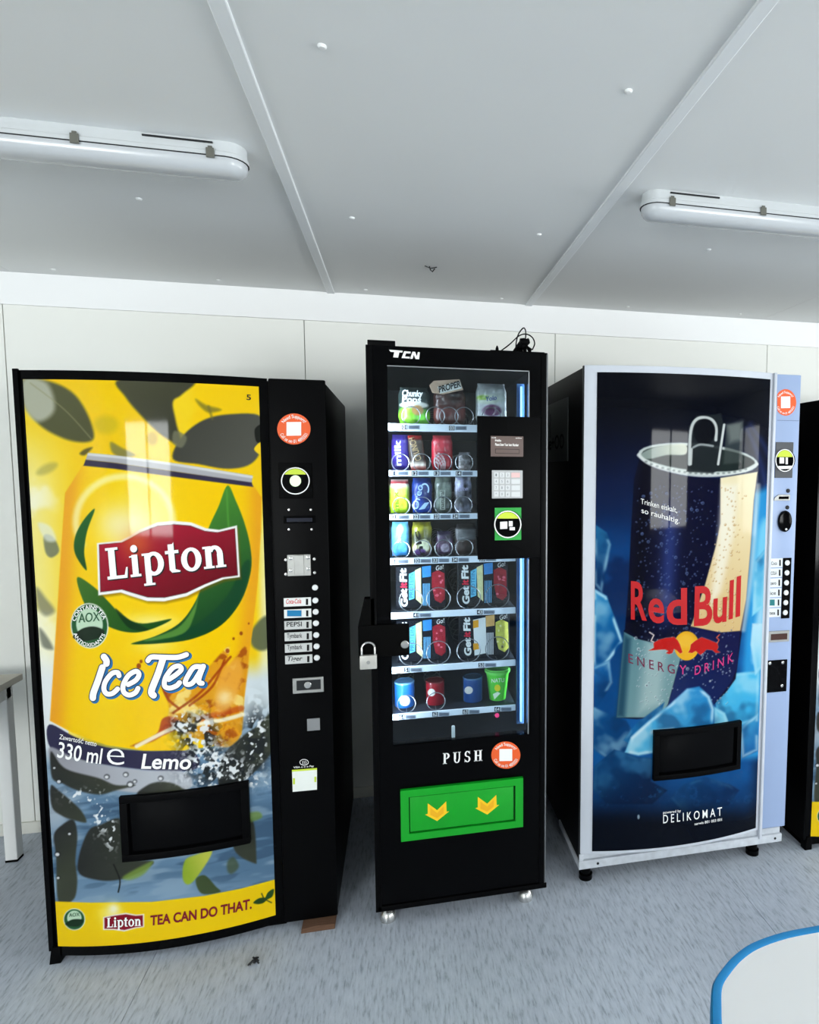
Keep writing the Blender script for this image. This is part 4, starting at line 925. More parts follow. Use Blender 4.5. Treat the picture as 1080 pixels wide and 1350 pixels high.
# ================================================================== black snack machine with a glass door
TX0, TX1, TY, TH, TB = -.097, .484, 2.063, 1.94, .075
GX0, GX1, GZ0, GZ1 = -.034, .423, .642, 1.88
def tsurf(x_): return np.full(np.shape(x_), TY)
T = thing('vending_machine', 'slim black snack machine with a glass front and green delivery tray', 'vending machine', ((TX0+TX1)/2, 2.5, 0), 'drink vending machines along the wall')
YB = 2.105
w_ = MB().box(TX0, TX0+.04, YB, 2.93, TB, TH).box(TX1-.03, TX1, YB, 2.93, TB, TH).box(TX0+.04, TX1-.03, YB, 2.93, TH-.04, TH).box(TX0+.04, TX1-.03, YB, 2.93, TB, .56).box(TX0+.04, TX1-.03, 2.88, 2.93, .56, TH-.04)
cab = w_.build('cabinet', BLACK, T)
# door: frame round the window
dr = MB()
for q in ((TX0, GX0, TB, TH), (GX1, TX1, TB, TH), (GX0, GX1, TB, GZ0), (GX0, GX1, GZ1, TH)): dr.box(q[0], q[1], TY, YB-.002, q[2], q[3])
door = dr.build('door', BLACKG, T)
for q in ((TX0-.0015, TX0+.018, TY-.006, TY-.0002, TB, TH), ): box('door_edge', q, BLACK, door, .002)
box('edge_highlight', (TX1-.004, TX1+.001, TY-.003, TY+.012, TB+.01, TH-.004), mat('edge_highlight_grey', (120, 122, 124), .35, metal=.6), door, .001)  # thin grey strip standing in for the highlight along the body edge
box('door_edge', (TX1-.022, TX1-.005, TY-.004, TY-.0002, TB, TH), BLACK, door, .0015)
box('kick_rail', (TX0+.005, TX1+.004, TY-.006, TY-.0002, TB, TB+.018), BLACK, door, .002)
gl = box('glass_pane', (GX0, GX1, TY+.006, TY+.010, GZ0, GZ1), glass_mat('door_glass', (232, 240, 244), .8), door)
gt = MB()
for q in ((GX0, GX1, GZ1-.003, GZ1), (GX1-.003, GX1, 1.26, GZ1), (GX1-.003, GX1, GZ0, 1.25)): gt.box(q[0], q[1], TY+.0005, TY+.0055, q[2], q[3])
gt.build('glass_edging', mat('edging_grey', (150, 154, 156), .3, metal=.5), door)
box('hinge_cover', (TX0+.004, -.008, TY+.004, TY+.06, TH+.0005, TH+.017), BLACK, T, .002)
box('top_cap', (.3, TX1+.002, TY+.05, TY+.11, TH+.0005, TH+.012), BLACKM, T, .002)
MB().lathe([(.006, 0), (.005, .012), (.002, .02)], (.318, TY+.02, TH), 'z', 10).build('top_pin', BLACKM, T)
# maker's letters
g = Decal(tsurf, .001)
TCNP = [[(513, 461), (531, 462.4), (530.6, 464.8), (526.6, 464.5), (525, 471.5), (518.5, 471), (520, 464.2), (515, 463.8)],
        [(533, 463), (541.5, 463.6), (541.2, 466), (535.5, 465.7), (534, 470), (540.5, 470.4), (540, 472.6), (529.5, 472)],
        [(544, 463.6), (547.5, 463.9), (549.6, 469.6), (551, 464.2), (553.6, 464.6), (552.6, 473.6), (548, 473.3), (545.6, 467.6), (544.2, 473), (540.8, 472.8)]]
for q in TCNP: g.poly(q)
g.build('lettering', WHITE, door)
g = Decal(tsurf, .001); g.text('', (584, 1007.5), (636, 1003), 14.5, geo=serif('PUSH', .28), up=(0, -1)); g.build('lettering', WHITE, door)
round_sticker((667, 995.5), 19.2, 18, tsurf, door)
# delivery tray
def zx(u, v, y=TY): P = atY(np.array(u, float), np.array(v, float), y); return P[0], P[2]
TRX0, TRX1, TRZ0, TRZ1 = -.013, .401, .3165, .4925
fr = MB()
for q in ((TRX0, TRX1, TRZ0, TRZ0+.024), (TRX0, TRX1, TRZ1-.024, TRZ1), (TRX0, TRX0+.027, TRZ0+.024, TRZ1-.024), (TRX1-.027, TRX1, TRZ0+.024, TRZ1-.024)): fr.box(q[0], q[1], TY-.014, TY-.0004, q[2], q[3])
tf = fr.build('tray_frame', GREEN, door)
MB().prism(rrect(TRX0+.004, TRX1-.004, TRZ0+.004, TRZ1-.004, .006), TY-.0035, TY-.0003).build('tray_recess', mat('dark_green_recess', (4, 60, 16), .6), door)
tfl = MB().box(TRX0+.030, TRX1-.033, TY-.011, TY-.0036, TRZ0+.029, TRZ1-.027).build('tray_flap', GREEN, door, .002)
fs = lambda x_: np.full(np.shape(x_), TY-.011)
for cx, cy in ((576.5, 1070), (642.5, 1061.5)):
    q = [(cx-12.5, cy-11), (cx, cy-2), (cx+12, cy-13.5), (cx+12.5, cy+0), (cx+16, cy-.5), (cx, cy+12.5), (cx-16, cy+4), (cx-12.5, cy+3)]
    a_ = Decal(fs, .0006).poly(q).build('arrow', YELLOW, tfl)
    i_ = [(cx-9, cy-5), (cx, cy+2), (cx+8.5, cy-7), (cx+8.7, cy+2), (cx, cy+8.5), (cx-9, cy+4.5)]
    Decal(fs, .0010).poly(i_).build('arrow_fill', mat('amber_print', (240, 176, 34), .45), a_)
# control panel
cp = box('control_panel', (.248, TX1-.024, TY-.006, TY-.0004, 1.256, 1.7285), BLACK, door, .003)
cs = lambda x_: np.full(np.shape(x_), TY-.006)
sc = plate('screen', (647, 575, 690, 602), cs, mat('screen_brown', (98, 84, 80), .3, emit=.25), cp, .0015, bevel=.0005)
cs2 = lambda x_: np.full(np.shape(x_), TY-.0075)
q = Decal(cs2, .0005); q.text('Hello', (653, 582), (661, 582.2), 3, .01, up=(0, -1)); q.text('Please Enter Your Item Number', (653, 587.5), (684, 588.3), 3.4, .012, up=(0, -1)); q.text('12:40', (648.5, 577.8), (654, 577.9), 1.6, .01, up=(0, -1)); q.text('online', (680, 578.2), (688, 578.4), 1.6, .01, up=(0, -1)); q.build('lettering', mat('screen_white', (235, 235, 232), .5, emit=.4), sc)
q = Decal(cs2, .0004)
for e_ in (((653, 591.5), (685, 592.2), (685, 592.9), (653, 592.2)), ((653, 597), (685, 597.7), (685, 598.4), (653, 597.7)), ((653, 591.5), (653.7, 591.5), (653.7, 597.5), (653, 597.5)), ((684.4, 592.2), (685, 592.2), (685, 598), (684.4, 598))): q.poly(list(e_))
q.build('input_box', mat('screen_line', (60, 50, 48), .5), sc, True)
kp = plate('keypad', (648.5, 620, 689, 657), cs, mat('keypad_grey', (186, 187, 188), .35), cp, .003, bevel=.001)
ks = lambda x_: np.full(np.shape(x_), TY-.009)
kl = ['1', '2', '3', '4', '5', '6', '7', '8', '9', '*', '0', '#']
for r_ in range(4):
    for c_ in range(4):
        u0 = 651.3+c_*7.6; v0 = 622.8+r_*8.4+c_*.08; wd = 6 if c_ < 3 else 11.5
        k_ = plate('key', (u0, v0, u0+wd, v0+6.6), ks, mat('key_red_grey', (226, 190, 188), .35) if (r_, c_) == (0, 3) else mat('key_grey', (214, 216, 217), .35), cp, .002, bevel=.0006)
        if c_ < 3: Decal(lambda x_: np.full(np.shape(x_), TY-.011), .0005).text(kl[r_*3+c_], (u0+2.1, v0+5), (u0+3.9, v0+5), 3.4, .0, up=(0, -1)).build('lettering', mat('key_ink', (120, 124, 128), .5), k_)
gp = plate('reader_plate', (652.3, 669.3, 687.3, 712), cs, GREEND, cp, .0015, bevel=.0004)
gs = lambda x_: np.full(np.shape(x_), TY-.0075)
rd = disc('card_reader', (670, 691), 18, gs, BLACKG, cp, .006, dome=False, n=32)
gs2 = lambda x_: np.full(np.shape(x_), TY-.0136)
Decal(gs2, .0004).ring((669.6, 691.3), (18, 18.2), (16.5, 16.7)).build('reader_ring', WHITE, rd)
q = Decal(gs2, .0004).poly(ell(669.6, 691.3, 16, 16.2, 20, 208, 332)); q.build('reader_band', mat('lime_print', (200, 220, 70), .5), rd)
q = Decal(gs2, .0006); q.poly([(659.5, 688), (669, 687.5), (669, 697), (659.5, 697.5)]); q.poly(R4(671, 687, 676, 694)); q.poly(R4(672, 695, 679, 699)); q.build('reader_picture', WHITE, rd)
# hasp and its screw
YH = TY-.012
hz = [zx(472, 827, YH)[0], zx(539.5, 827, YH)[0], zx(505, 866, YH)[1], zx(505, 824, YH)[1]]
hp = box('hasp', (hz[0], hz[1], TY-.012, TY-.0005, hz[2], hz[3]), BLACKM, door, .002)
a_ = zx(480, 790, YH); b_ = zx(472, 822, YH); c_ = zx(490, 882, YH)
MB().prism([(b_[0], hz[2]), (b_[0], hz[3]), (a_[0], a_[1]), (TX0+.012, a_[1]), (TX0+.012, c_[1]), (TX0-.005, c_[1]), (TX0-.005, hz[2])], TY-.006, TY+.03).build('hasp_bracket', BLACKM, hp, .001, seg=1)
disc('hasp_screw', (534, 849.5), 5.4, lambda x_: np.full(np.shape(x_), TY-.012), CHROME, hp, .005)
# feet
for q in ((TX0+.036, TY+.06), (TX1-.06, TY+.06), (TX0+.036, 2.86), (TX1-.06, 2.86)):
    MB().lathe([(.027, 0), (.0285, .008), (.027, .02), (.02, .034), (.011, .04), (.0105, .05), (.016, .051), (.016, .062), (.009, .063), (.009, .0749)], (q[0], q[1], 0), 'z', 18).build('foot', CHROME, T)
# inside: lining, lamps, shelves
LIN = mat('dark_lining', (40, 44, 50), .5)
li = MB().box(TX0+.04, TX0+.044, YB, 2.88, .56, TH-.04).box(TX1-.034, TX1-.03, YB, 2.88, .56, TH-.04).box(TX0+.044, TX1-.034, 2.874, 2.88, .56, TH-.04)
li.build('lining', LIN, cab)
box('delivery_chute', (TX0+.046, TX1-.036, YB+.03, 2.8, .561, .57), LIN, cab)
LEDM = mat('led_strip_white', (150, 200, 255), .4, emit=.55)
lx = .404
box('led_strip', (lx-.001, lx+.005, 2.118, 2.124, .665, 1.835), LEDM, cab)
box('led_channel', (lx-.012, lx+.014, 2.126, 2.134, .655, 1.845), mat('led_channel_blue', (52, 84, 124), .3, metal=.3), cab)
for x_, r_ in ((.437, 90), (-.0455, -90)):
    l = area('door_led', (x_, 2.113, 1.25), (math.radians(90), 0, math.radians(65 if r_ > 0 else -65)), .01, 1.2, 5., (.82, .91, 1.))
    l.parent = None
YS = 2.135                                            # front of the shelves
STRIP = mat('shelf_strip_white', (222, 230, 240), .35)
TAG = mat('price_tag_dark', (36, 42, 56), .5); TAGW = mat('price_tag_pale', (150, 160, 176), .5)
rows = [((517, 558), (517, 568), 628), ((517, 620), (517, 628), 628), ((517, 678), (517, 685.5), 628), ((517, 736), (517, 744.6), 680), ((517, 808), (517, 816.5), 680), ((517, 880), (517, 888.5), 680), ((517, 942), (517, 950), 677)]
SHZ = []
tags = [[('01', 530), ('03', 592)], [('11', 516), ('12', 543), ('13', 572), ('14', 601)], [('21', 517), ('22', 545), ('23', 572), ('24', 597)], [('31', 516), ('32', 546), ('33', 570), ('34', 596), ('35', 632)], [('41', 545), ('43', 629)], [('51', 533), ('53', 631)], [('61', 526), ('62', 570), ('63', 610), ('64', 652)]]
ssurf = lambda x_: np.full(np.shape(x_), YS)
for (pa, pb, ue), tg in zip(rows, tags):
    zt = zx(*pa, YS)[1]; zb = zx(*pb, YS)[1]; SHZ.append(zt-.004)
    sh = box('shelf', (GX0-.012, .392, YS+.006, 2.78, zb, zt-.004), mat('shelf_metal', (70, 76, 86), .4, metal=.4), cab)
    st = MB().box(GX0-.011, .39, YS, YS+.0055, zb, zt).build('price_strip', STRIP, sh, .001, seg=1)
    dk = Decal(ssurf, .0006); pale = Decal(ssurf, .0005); ink = Decal(ssurf, .0009)
    for s, u0 in tg:
        v0 = proj(np.array([zx(u0, pa[1], YS)[0], YS, (zt+zb)/2]))[1]
        dk.poly(R4(u0, v0-3, u0+7.5, v0+3)); ink.text(s, (u0+1, v0+2.2), (u0+6.5, v0+2.1), 4.6, .012, up=(0, -1))
        wd = 14 if len(tg) > 2 else 15; pale.poly(R4(u0+8.5, v0-2.6, u0+8.5+wd, v0+2.6)); dk.text('000000', (u0+9.5, v0+1.8), (u0+7.5+wd, v0+1.7), 3.4, .02, up=(0, -1))
    dk.build('price_tag', TAG, st); pale.build('price_tag_field', TAGW, st); ink.build('lettering', WHITE, st)
WIRE = mat('spiral_wire', (150, 152, 156), .3, metal=.8)
def coil(u, v, rpx, row, turns=5, y0=YS+.012, y1=2.6):
    P = atY(np.array(u, float), np.array(v, float), y0); r = abs(zx(u+rpx, v, y0)[0]-P[0]); zc = SHZ[row]+r+.0015
    cx = P[0]; zc = SHZ[row]+r+.0019; yb = YS+.132
    pts = [(cx+r*math.sin(2*math.pi*k/24), y0+.004*k/24, zc-r*math.cos(2*math.pi*k/24)) for k in range(25)]       # end loop in front of the goods
    pts += [(cx, y0+.012, zc-r), (cx, yb-.006, zc-r)]                                                              # wire under the goods
    pts += [(cx+r*math.sin(2*math.pi*k/20), yb+(y1-yb)*k/(turns*20), zc-r*math.cos(2*math.pi*k/20)) for k in range(turns*20+1)]
    MB().tube(pts, .0017, 5).build('spiral', WIRE, cab)
for r_, us in ((1, (528, 556, 584, 612)), (2, (529, 557, 584, 611)), (3, (529, 557, 585, 612))):
    for u in us: coil(u, [0, 600, 660, 722][r_], 11.5, r_)
for r_, us in ((0, (542, 574, 592, 612, 648)), (4, (542, 578, 618, 656)), (5, (542, 578, 618, 656))):
    for u in us: coil(u, [540, 0, 0, 0, 785, 850][r_], 15.5 if r_ else 12, r_, 4)
coil(536, 925, 12, 6, 4); coil(575, 925, 12, 6, 4)
box('shelf_latch', (.3965, .401, 2.128, 2.133, 1.06, 1.13), CHROME, cab); box('shelf_latch', (.3965, .401, 2.128, 2.133, .86, .93), CHROME, cab); box('shelf_latch', (.3965, .401, 2.128, 2.133, .69, .75), CHROME, cab)
a_ = zx(595.5, 957, TY+.03); b_ = zx(600, 973, TY+.03)
MB().prism(rrect(a_[0], b_[0], b_[1], a_[1], .004), TY+.026, TY+.034).build('white_bar', WHITEP, cab)  # small white rounded bar just behind the glass
a_ = zx(657, 947, YS); MB().lathe([(.008, 0), (.008, -.004), (.004, -.006)], (a_[0], YS+.03, a_[1]), 'y', 12).build('indicator_lamp', mat('pink_indicator', (230, 60, 120), .3, emit=1.), cab)

# ------------------------------------------------------------------ goods on the shelves
YP = YS+.06
def spx(u, v, y=YP): return zx(u, v, y)
def pouch(name, label, cat, box4, row, fn, th=.02, lean=0., y=YP, top=.86, bot=.92, group='snacks behind the glass'):
    """a sealed bag standing on its shelf: front and back sheets meeting at crimped ends"""
    u0, v0, u1, v1 = box4; x0 = zx(u0, (v0+v1)/2, y)[0]; x1 = zx(u1, (v0+v1)/2, y)[0]; z0 = SHZ[row]+.0041; z1 = zx((u0+u1)/2, v0, y)[1]
    nx, nz = 22, 40; s = np.linspace(0, 1, nx); t = np.linspace(0, 1, nz); Sg, Tg = np.meshgrid(s, t)
    wid = np.interp(Tg, [0, .06, .2, .5, .8, .94, 1], [bot, bot*.98, 1, .97, .98, top, top*1.02])
    Xc = (x0+x1)/2; X_ = Xc+(Sg-.5)*(x1-x0)*wid+lean*(Tg-.0)*(z1-z0); Z_ = z0+Tg*(z1-z0)
    prof = np.clip(1-(2*Sg-1)**2, 0, 1)**.6*np.clip(np.minimum(Tg/.12, (1-Tg)/.14), 0, 1)**.7
    wr = (vnoise(Sg*7, Tg*9, 1, 3)-.5)*.3
    D = th*prof*(1+wr)
    P1 = np.stack([X_.ravel(), (y-D).ravel(), Z_.ravel()], 1); P2 = np.stack([X_.ravel(), (y+.0006+D).ravel(), Z_.ravel()], 1)
    Pw = np.concatenate([P1, P2]); base = np.array([Xc, y, z0])
    i = np.arange(nx*nz).reshape(nz, nx); q1 = np.stack([i[:-1, :-1], i[:-1, 1:], i[1:, 1:], i[1:, :-1]], -1).reshape(-1, 4); q2 = q1[:, ::-1]+nx*nz
    me = bpy.data.meshes.new(name); me.from_pydata([tuple(p) for p in Pw-base], [], [tuple(int(k) for k in f) for f in np.concatenate([q1, q2])])
    c = fn(Sg.ravel(), Tg.ravel()); c = np.concatenate([c, c]); at_ = me.color_attributes.new('print', 'FLOAT_COLOR', 'POINT')
    rgba = np.ones((len(Pw), 4), np.float32); rgba[:, :3] = lin(np.clip(c, 0, 255)); at_.data.foreach_set('color', rgba.ravel())
    for f in me.polygons: f.use_smooth = True
    me.materials.append(paint_mat('printed_foil', .28, .5))
    rt = thing(name, label, cat, base, group); o = bpy.data.objects.new('wrapper', me); COL.objects.link(o); o.parent = rt; ORG[o.name] = base
    return o, (lambda x_, y=y, th=th: np.full(np.shape(x_), y-th*1.05))
def bands(*stops, n=.0, seed=1, extra=None):
    """wrapper colours from the foot upward: (height, colour) stops, with crinkle noise"""
    def f(s, t):
        h = [a for a, _ in stops]; c = np.stack([np.interp(t, h, [k[i] for _, k in stops]) for i in range(3)], 1).astype(float)
        if extra is not None: c = extra(s, t, c)
        if n:
            w = fbm(s*10, t*16, 3., seed, 3)-.5; c = c*(1+n*w[:, None]*2)
        return c
    return f
def blob(c, s, t, cs, ct, rs_, rt_, col, a=1.):
    k = (1-sstep(.8, 1.1, np.hypot((s-cs)/rs_, (t-ct)/rt_)))[:, None]*a; return c*(1-k)+np.array(col)*k
def words(o, srf, items, m_):
    d = Decal(srf, .0015)
    for it in items: d.text(*it[:4], **(it[4] if len(it) > 4 else {}))
    d.build('lettering', m_, o)
WH = WHITE; UPV = dict(up=(0, -1))
# top shelf
def ex(s, t, c):
    c = blob(c, s, t, .25, .18, .3, .3, (150, 226, 60)); c = blob(c, s, t, .8, .2, .25, .22, (120, 210, 70)); c = blob(c, s, t, .5, .52, .5, .09, (240, 236, 226)); c = blob(c, s, t, .6, .38, .2, .14, (196, 150, 90)); return c
o, f = pouch('snack_bag', 'green and white bag of snacks with bubbly lettering on the top shelf', 'snack', (525, 511, 567, 559), 0, bands((0, (96, 190, 60)), (.35, (70, 140, 60)), (.5, (40, 60, 56)), (1, (56, 62, 60)), n=.25, extra=ex), .025)
words(o, f, [('Chunky', (530, 522), (557, 523), 8, dict(bold=.03, up=(.1, -1))), ('Pops', (530, 530), (555, 531), 8, dict(bold=.03, up=(.1, -1)))], WH)
o, f = pouch('snack_bag', 'dark brown popcorn bag with a folded top and large capital letters', 'snack', (571, 513, 614, 558), 0, bands((0, (74, 34, 32)), (.4, (96, 48, 44)), (.75, (62, 36, 32)), (1, (52, 40, 36)), n=.6, seed=5), .028)
fb = Decal(f, .004).poly([(566, 508), (572, 502), (606, 500), (611, 514), (584, 520), (570, 518)]).build('folded_top', mat('folded_top_tan', (176, 150, 128), .4, var=.35, vscale=50), o)
Decal(f, .005).poly([(577, 510), (606, 502), (609, 512), (580, 519)]).build('name_patch', mat('name_patch_white', (206, 206, 200), .4), o)
d = Decal(f, .006); d.text('PROPER', (579, 517.5), (608, 509.5), 8, .03, up=(-.1, -1)); d.build('lettering', INK, o)
def ex(s, t, c):
    c = blob(c, s, t, .5, .36, .32, .14, (104, 44, 96)); c = blob(c, s, t, .35, .62, .42, .12, (206, 214, 196)); c = blob(c, s, t, .2, .66, .2, .06, (150, 190, 70)); return c
o, f = pouch('snack_bag', 'white and purple snack bag beside the control panel on the top shelf', 'snack', (627, 506, 668, 559), 0, bands((0, (230, 230, 232)), (.5, (220, 222, 224)), (.62, (190, 196, 190)), (1, (150, 150, 152)), n=.3, extra=ex), .025)
words(o, f, [('Yolo', (640, 529), (655, 527), 6, dict(bold=.02, up=(0, -1)))], mat('blue_ink', (60, 80, 150), .5))
# second shelf
def stripe(c1, a0, a1, t0=0., t1=1.):
    def e_(s, t, c):
        k = ((s > a0) & (s < a1) & (t > t0) & (t < t1)); c[k] = c1; return c
    return e_
o, f = pouch('chocolate_bar', 'purple chocolate bar with pale upright lettering on the second shelf', 'snack', (516, 573, 540, 620), 1, bands((0, (40, 26, 110)), (.5, (54, 34, 130)), (1, (60, 44, 120)), n=.35, seed=2), .014)
d = Decal(f, .0015); d.text('milk', (529, 614), (528, 580), 8, .03, up=(-1, 0)); d.build('lettering', mat('lilac_print', (206, 200, 236), .5), o)
o, f = pouch('chocolate_bar', 'brown chocolate bar with a red top edge leaning on the second shelf', 'snack', (541, 574, 563, 620), 1, bands((0, (170, 40, 36)), (.15, (230, 216, 200)), (.3, (60, 44, 36)), (.85, (70, 54, 46)), (.93, (170, 40, 40)), (1, (180, 50, 50)), n=.4, seed=4), .014, lean=-.12)
words(o, f, [('CRUNCH', (556, 606), (546, 576), 8, dict(bold=.01, up=(-.95, .3)))], mat('tan_print', (176, 150, 110), .5))
def ex(s, t, c):
    for k_ in range(4):
        r = np.hypot((s-.1)*1.2, (t-.1)*1.5); c[(np.abs(r-.25-.13*k_) < .03) & (t < .5) & (s > .15)] = (236, 226, 226)
    return c
o, f = pouch('snack_bag', 'red crisp bag with white curved stripes on the second shelf', 'snack', (569, 574, 597, 620), 1, bands((0, (170, 24, 40)), (.5, (190, 40, 56)), (.8, (206, 60, 74)), (1, (170, 50, 60)), n=.35, seed=6, extra=ex), .018)
o, f = pouch('snack_bag', 'small pale grey snack packet in an almost empty slot', 'snack', (604, 596, 621, 620), 1, bands((0, (150, 140, 140)), (.5, (190, 184, 186)), (1, (110, 106, 110)), n=.9, seed=8), .012)
# third shelf
o, f = pouch('snack_bag', 'lime green snack packet with a red and white top', 'snack', (514, 632, 540, 678), 2, bands((0, (170, 214, 30)), (.35, (214, 236, 50)), (.7, (196, 220, 90)), (.86, (230, 226, 210)), (.9, (180, 40, 50)), (1, (220, 210, 196)), n=.15, seed=3), .018, y=YP)
words(o, f, [('max', (526, 672), (525, 648), 7, dict(bold=.01, up=(-1, 0)))], mat('leaf_print', (120, 170, 20), .5))
o, f = pouch('snack_bag', 'deep blue snack packet with white curling letters', 'snack', (543, 630, 570, 678), 2, bands((0, (30, 80, 190)), (.4, (20, 46, 130)), (1, (30, 60, 140)), n=.5, seed=9), .018)
d = Decal(f, .0015); d.text('Oreo', (551, 672), (558, 640), 9, .01, up=(-.95, -.2)); d.ring((560, 645), (6, 8), (4.4, 6), 16, 200, 400); d.poly([(552, 672), (560, 663), (566, 662), (560, 671)]); d.build('lettering', mat('pale_blue_print', (170, 200, 236), .5), o)
o, f = pouch('snack_bag', 'grey-green foil bar with a dark upright name patch', 'snack', (573, 629, 596, 678), 2, bands((0, (70, 80, 74)), (.5, (96, 106, 96)), (1, (110, 116, 108)), n=.7, seed=12), .016)
Decal(f, .0012).poly(R4(580, 646, 587, 672)).build('name_patch', mat('patch_pale', (170, 176, 166), .4), o)
d = Decal(f, .0018); d.text('natural', (585.6, 671), (585.6, 647), 5, .01, up=(-1, 0)); d.build('lettering', INK, o)
o, f = pouch('snack_bag', 'silver and lilac snack packet with dark squiggles', 'snack', (599, 629, 622, 678), 2, bands((0, (190, 190, 214)), (.3, (90, 90, 100)), (.5, (140, 140, 156)), (.8, (190, 190, 220)), (1, (176, 176, 206)), n=.9, seed=15), .016)
d = Decal(f, .0015); d.text('mini', (612, 645), (609, 632), 4, .02, up=(-1, 0)); d.text('bite', (604, 648), (617, 646), 4.5, .01, .3, up=(0, -1)); d.build('lettering', mat('lilac_print', (206, 200, 236), .5), o)
# fourth shelf
def ex(s, t, c): return blob(c, s, t, .5, .8, .2, .16, (220, 236, 246))
o, f = pouch('snack_bag', 'sky blue wafer packet on the fourth shelf', 'snack', (516, 688, 540, 736), 3, bands((0, (60, 150, 220)), (.4, (110, 190, 240)), (1, (120, 196, 240)), n=.25, seed=18, extra=ex), .016)
d = Decal(f, .0015); d.text('Snack', (529, 716), (529, 692), 5, .01, up=(-1, 0)); d.build('lettering', WH, o)
def ex(s, t, c): c = blob(c, s, t, .6, .3, .3, .2, (226, 226, 190)); c = blob(c, s, t, .4, .12, .3, .1, (80, 50, 110)); return c
o, f = pouch('snack_bag', 'olive yellow packet with a violet foot on the fourth shelf', 'snack', (543, 688, 570, 736), 3, bands((0, (70, 46, 90)), (.2, (150, 140, 70)), (.5, (60, 60, 30)), (.8, (156, 150, 30)), (1, (110, 106, 30)), n=.5, seed=21, extra=ex), .016)
d = Decal(f, .0015); d.text('nic', (560, 732), (552, 700), 8, .02, up=(-.95, .1)); d.build('lettering', INK, o)
def ex(s, t, c): return blob(c, s, t, .5, .3, .26, .2, (176, 160, 180))
o, f = pouch('chocolate_bar', 'dark plum chocolate packet with a pale emblem', 'snack', (575, 700, 598, 736), 3, bands((0, (60, 40, 66)), (.5, (84, 56, 84)), (1, (30, 26, 48)), n=.6, seed=23, extra=ex), .014)
o, f = pouch('snack_bag', 'brown snack packet with a wide grey top', 'snack', (600, 690, 628, 736), 3, bands((0, (44, 30, 28)), (.45, (60, 42, 38)), (.5, (104, 104, 106)), (.8, (122, 122, 124)), (.85, (34, 30, 30)), (1, (40, 36, 36)), n=.3, seed=25), .016)
# ready meals in dark sleeves
def meal(u0, v0, v1, row, label, lemon):
    """carton standing on a tilted shelf; its face is printed with upright letters, a cyan band and a picture of the food"""
    y = YS+.05; xa = zx(u0, v0+30, y)[0]; xb = zx(u0+66, v0+30, y)[0]; z0 = SHZ[row]+.0041; z1 = zx(u0+33, v0, y)[1]
    rt = thing('meal_box', label, 'meal box', ((xa+xb)/2, y+.03, z0), 'ready meals behind the glass')
    o = box('carton', (xa, xb, y, y+.06, z0, z1), mat('carton_black', (20, 22, 30), .35), rt, .002, seg=1)
    srf = lambda x_: np.full(np.shape(x_), y); bt = proj(np.array([(xa+xb)/2, y, z0]))[1]; Hh = bt-v0
    P = lambda a, b: (u0+66*a, v0+Hh*b-(a-.5)*3)
    Q = lambda *ps: [P(a, b) for a, b in ps]
    d = Decal(srf, .001); d.text('Get', P(.235, .95), P(.215, .52), 8.6, .04, up=(-1, -.02)); d.text('Fit', P(.215, .36), P(.20, .04), 8.6, .04, up=(-1, -.02)); d.build('lettering', WHITE, o)
    d = Decal(srf, .001); d.text('it', P(.215, .5), P(.21, .38), 8.6, .03, up=(-1, -.02)); d.build('lettering', mat('pink_red_ink', (226, 40, 70), .5), o)
    if lemon:
        Decal(srf, .001).poly(Q((.27, .1), (.52, .05), (.54, .9), (.30, .95))).build('white_panel', WHITE, o)
        Decal(srf, .0014).poly(Q((.27, .12), (.38, .1), (.38, .28), (.27, .3))).build('orange_patch', mat('orange_print', (236, 166, 40), .45), o)
        Decal(srf, .0014).poly(Q((.27, .66), (.38, .66), (.39, .8), (.28, .82))).build('orange_patch', mat('orange_print', (236, 166, 40), .45), o)
    else:
        Decal(srf, .001).poly(Q((.26, .18), (.38, .12), (.37, .76), (.26, .80))).build('cyan_band', mat('cyan_print', (110, 200, 236), .4), o)
        d = Decal(srf, .0014); d.text('PROTEIN', P(.345, .74), P(.345, .18), 5, .0, up=(-1, 0)); d.build('lettering', mat('cyan_dark', (40, 110, 160), .5), o)
        Decal(srf, .001).poly(Q((.38, .1), (.5, .04), (.51, .9), (.40, .78))).build('food_picture', mat('cream_food', (236, 226, 170), .5, var=.3, vscale=90), o)
    Decal(srf, .001).poly(Q((.52, .02), (.70, .0), (.70, .26), (.53, .28))).build('round_seal', mat('seal_orange' if lemon else 'seal_blue', (236, 180, 110) if lemon else (60, 140, 210), .4, var=.3, vscale=60), o)
    d = Decal(srf, .001)
    for k in range(5): d.poly(Q((.54+.03*k, .42), (.556+.03*k, .42), (.556+.03*k, .94), (.54+.03*k, .94)))
    d.build('small_print', mat('small_print_white' if lemon else 'small_print_blue', (220, 222, 226) if lemon else (110, 180, 226), .5), o, True)
    pic = Decal(srf, .001).poly(Q((.72, .18), (.84, .12), (.97, .2), (.98, .8), (.90, .9), (.78, .82), (.72, .5))); fo = pic.build('food_picture', mat('yellow_food' if lemon else 'berry_food', (230, 212, 96) if lemon else (158, 30, 44), .4, var=.55, vscale=70), o)
    d = Decal(srf, .0016)
    rs = random.Random(u0+row)
    for _ in range(7): c_ = P(rs.uniform(.76, .93), rs.uniform(.25, .78)); d.ellipse(c_, rs.uniform(1, 2.2), rs.uniform(1, 2.2), 8)
    d.build('food_picture', mat('pale_food' if lemon else 'pink_food', (248, 240, 170) if lemon else (230, 110, 130), .4), o, True)
    d = Decal(srf, .001); d.text('Go!', P(.80, .13), P(.95, .09), 6, .0, up=(0, -1)); d.build('lettering', WHITE, o)
meal(522, 746, 806, 4, 'dark ready meal box with cyan band just above the padlock hasp', False)
meal(603.5, 742, 800, 4, 'dark ready meal box with cyan band, nearer the control panel on the upper meal shelf', False)
meal(523, 817, 879, 5, 'dark ready meal box with cyan band, half hidden behind the padlock hasp', False)
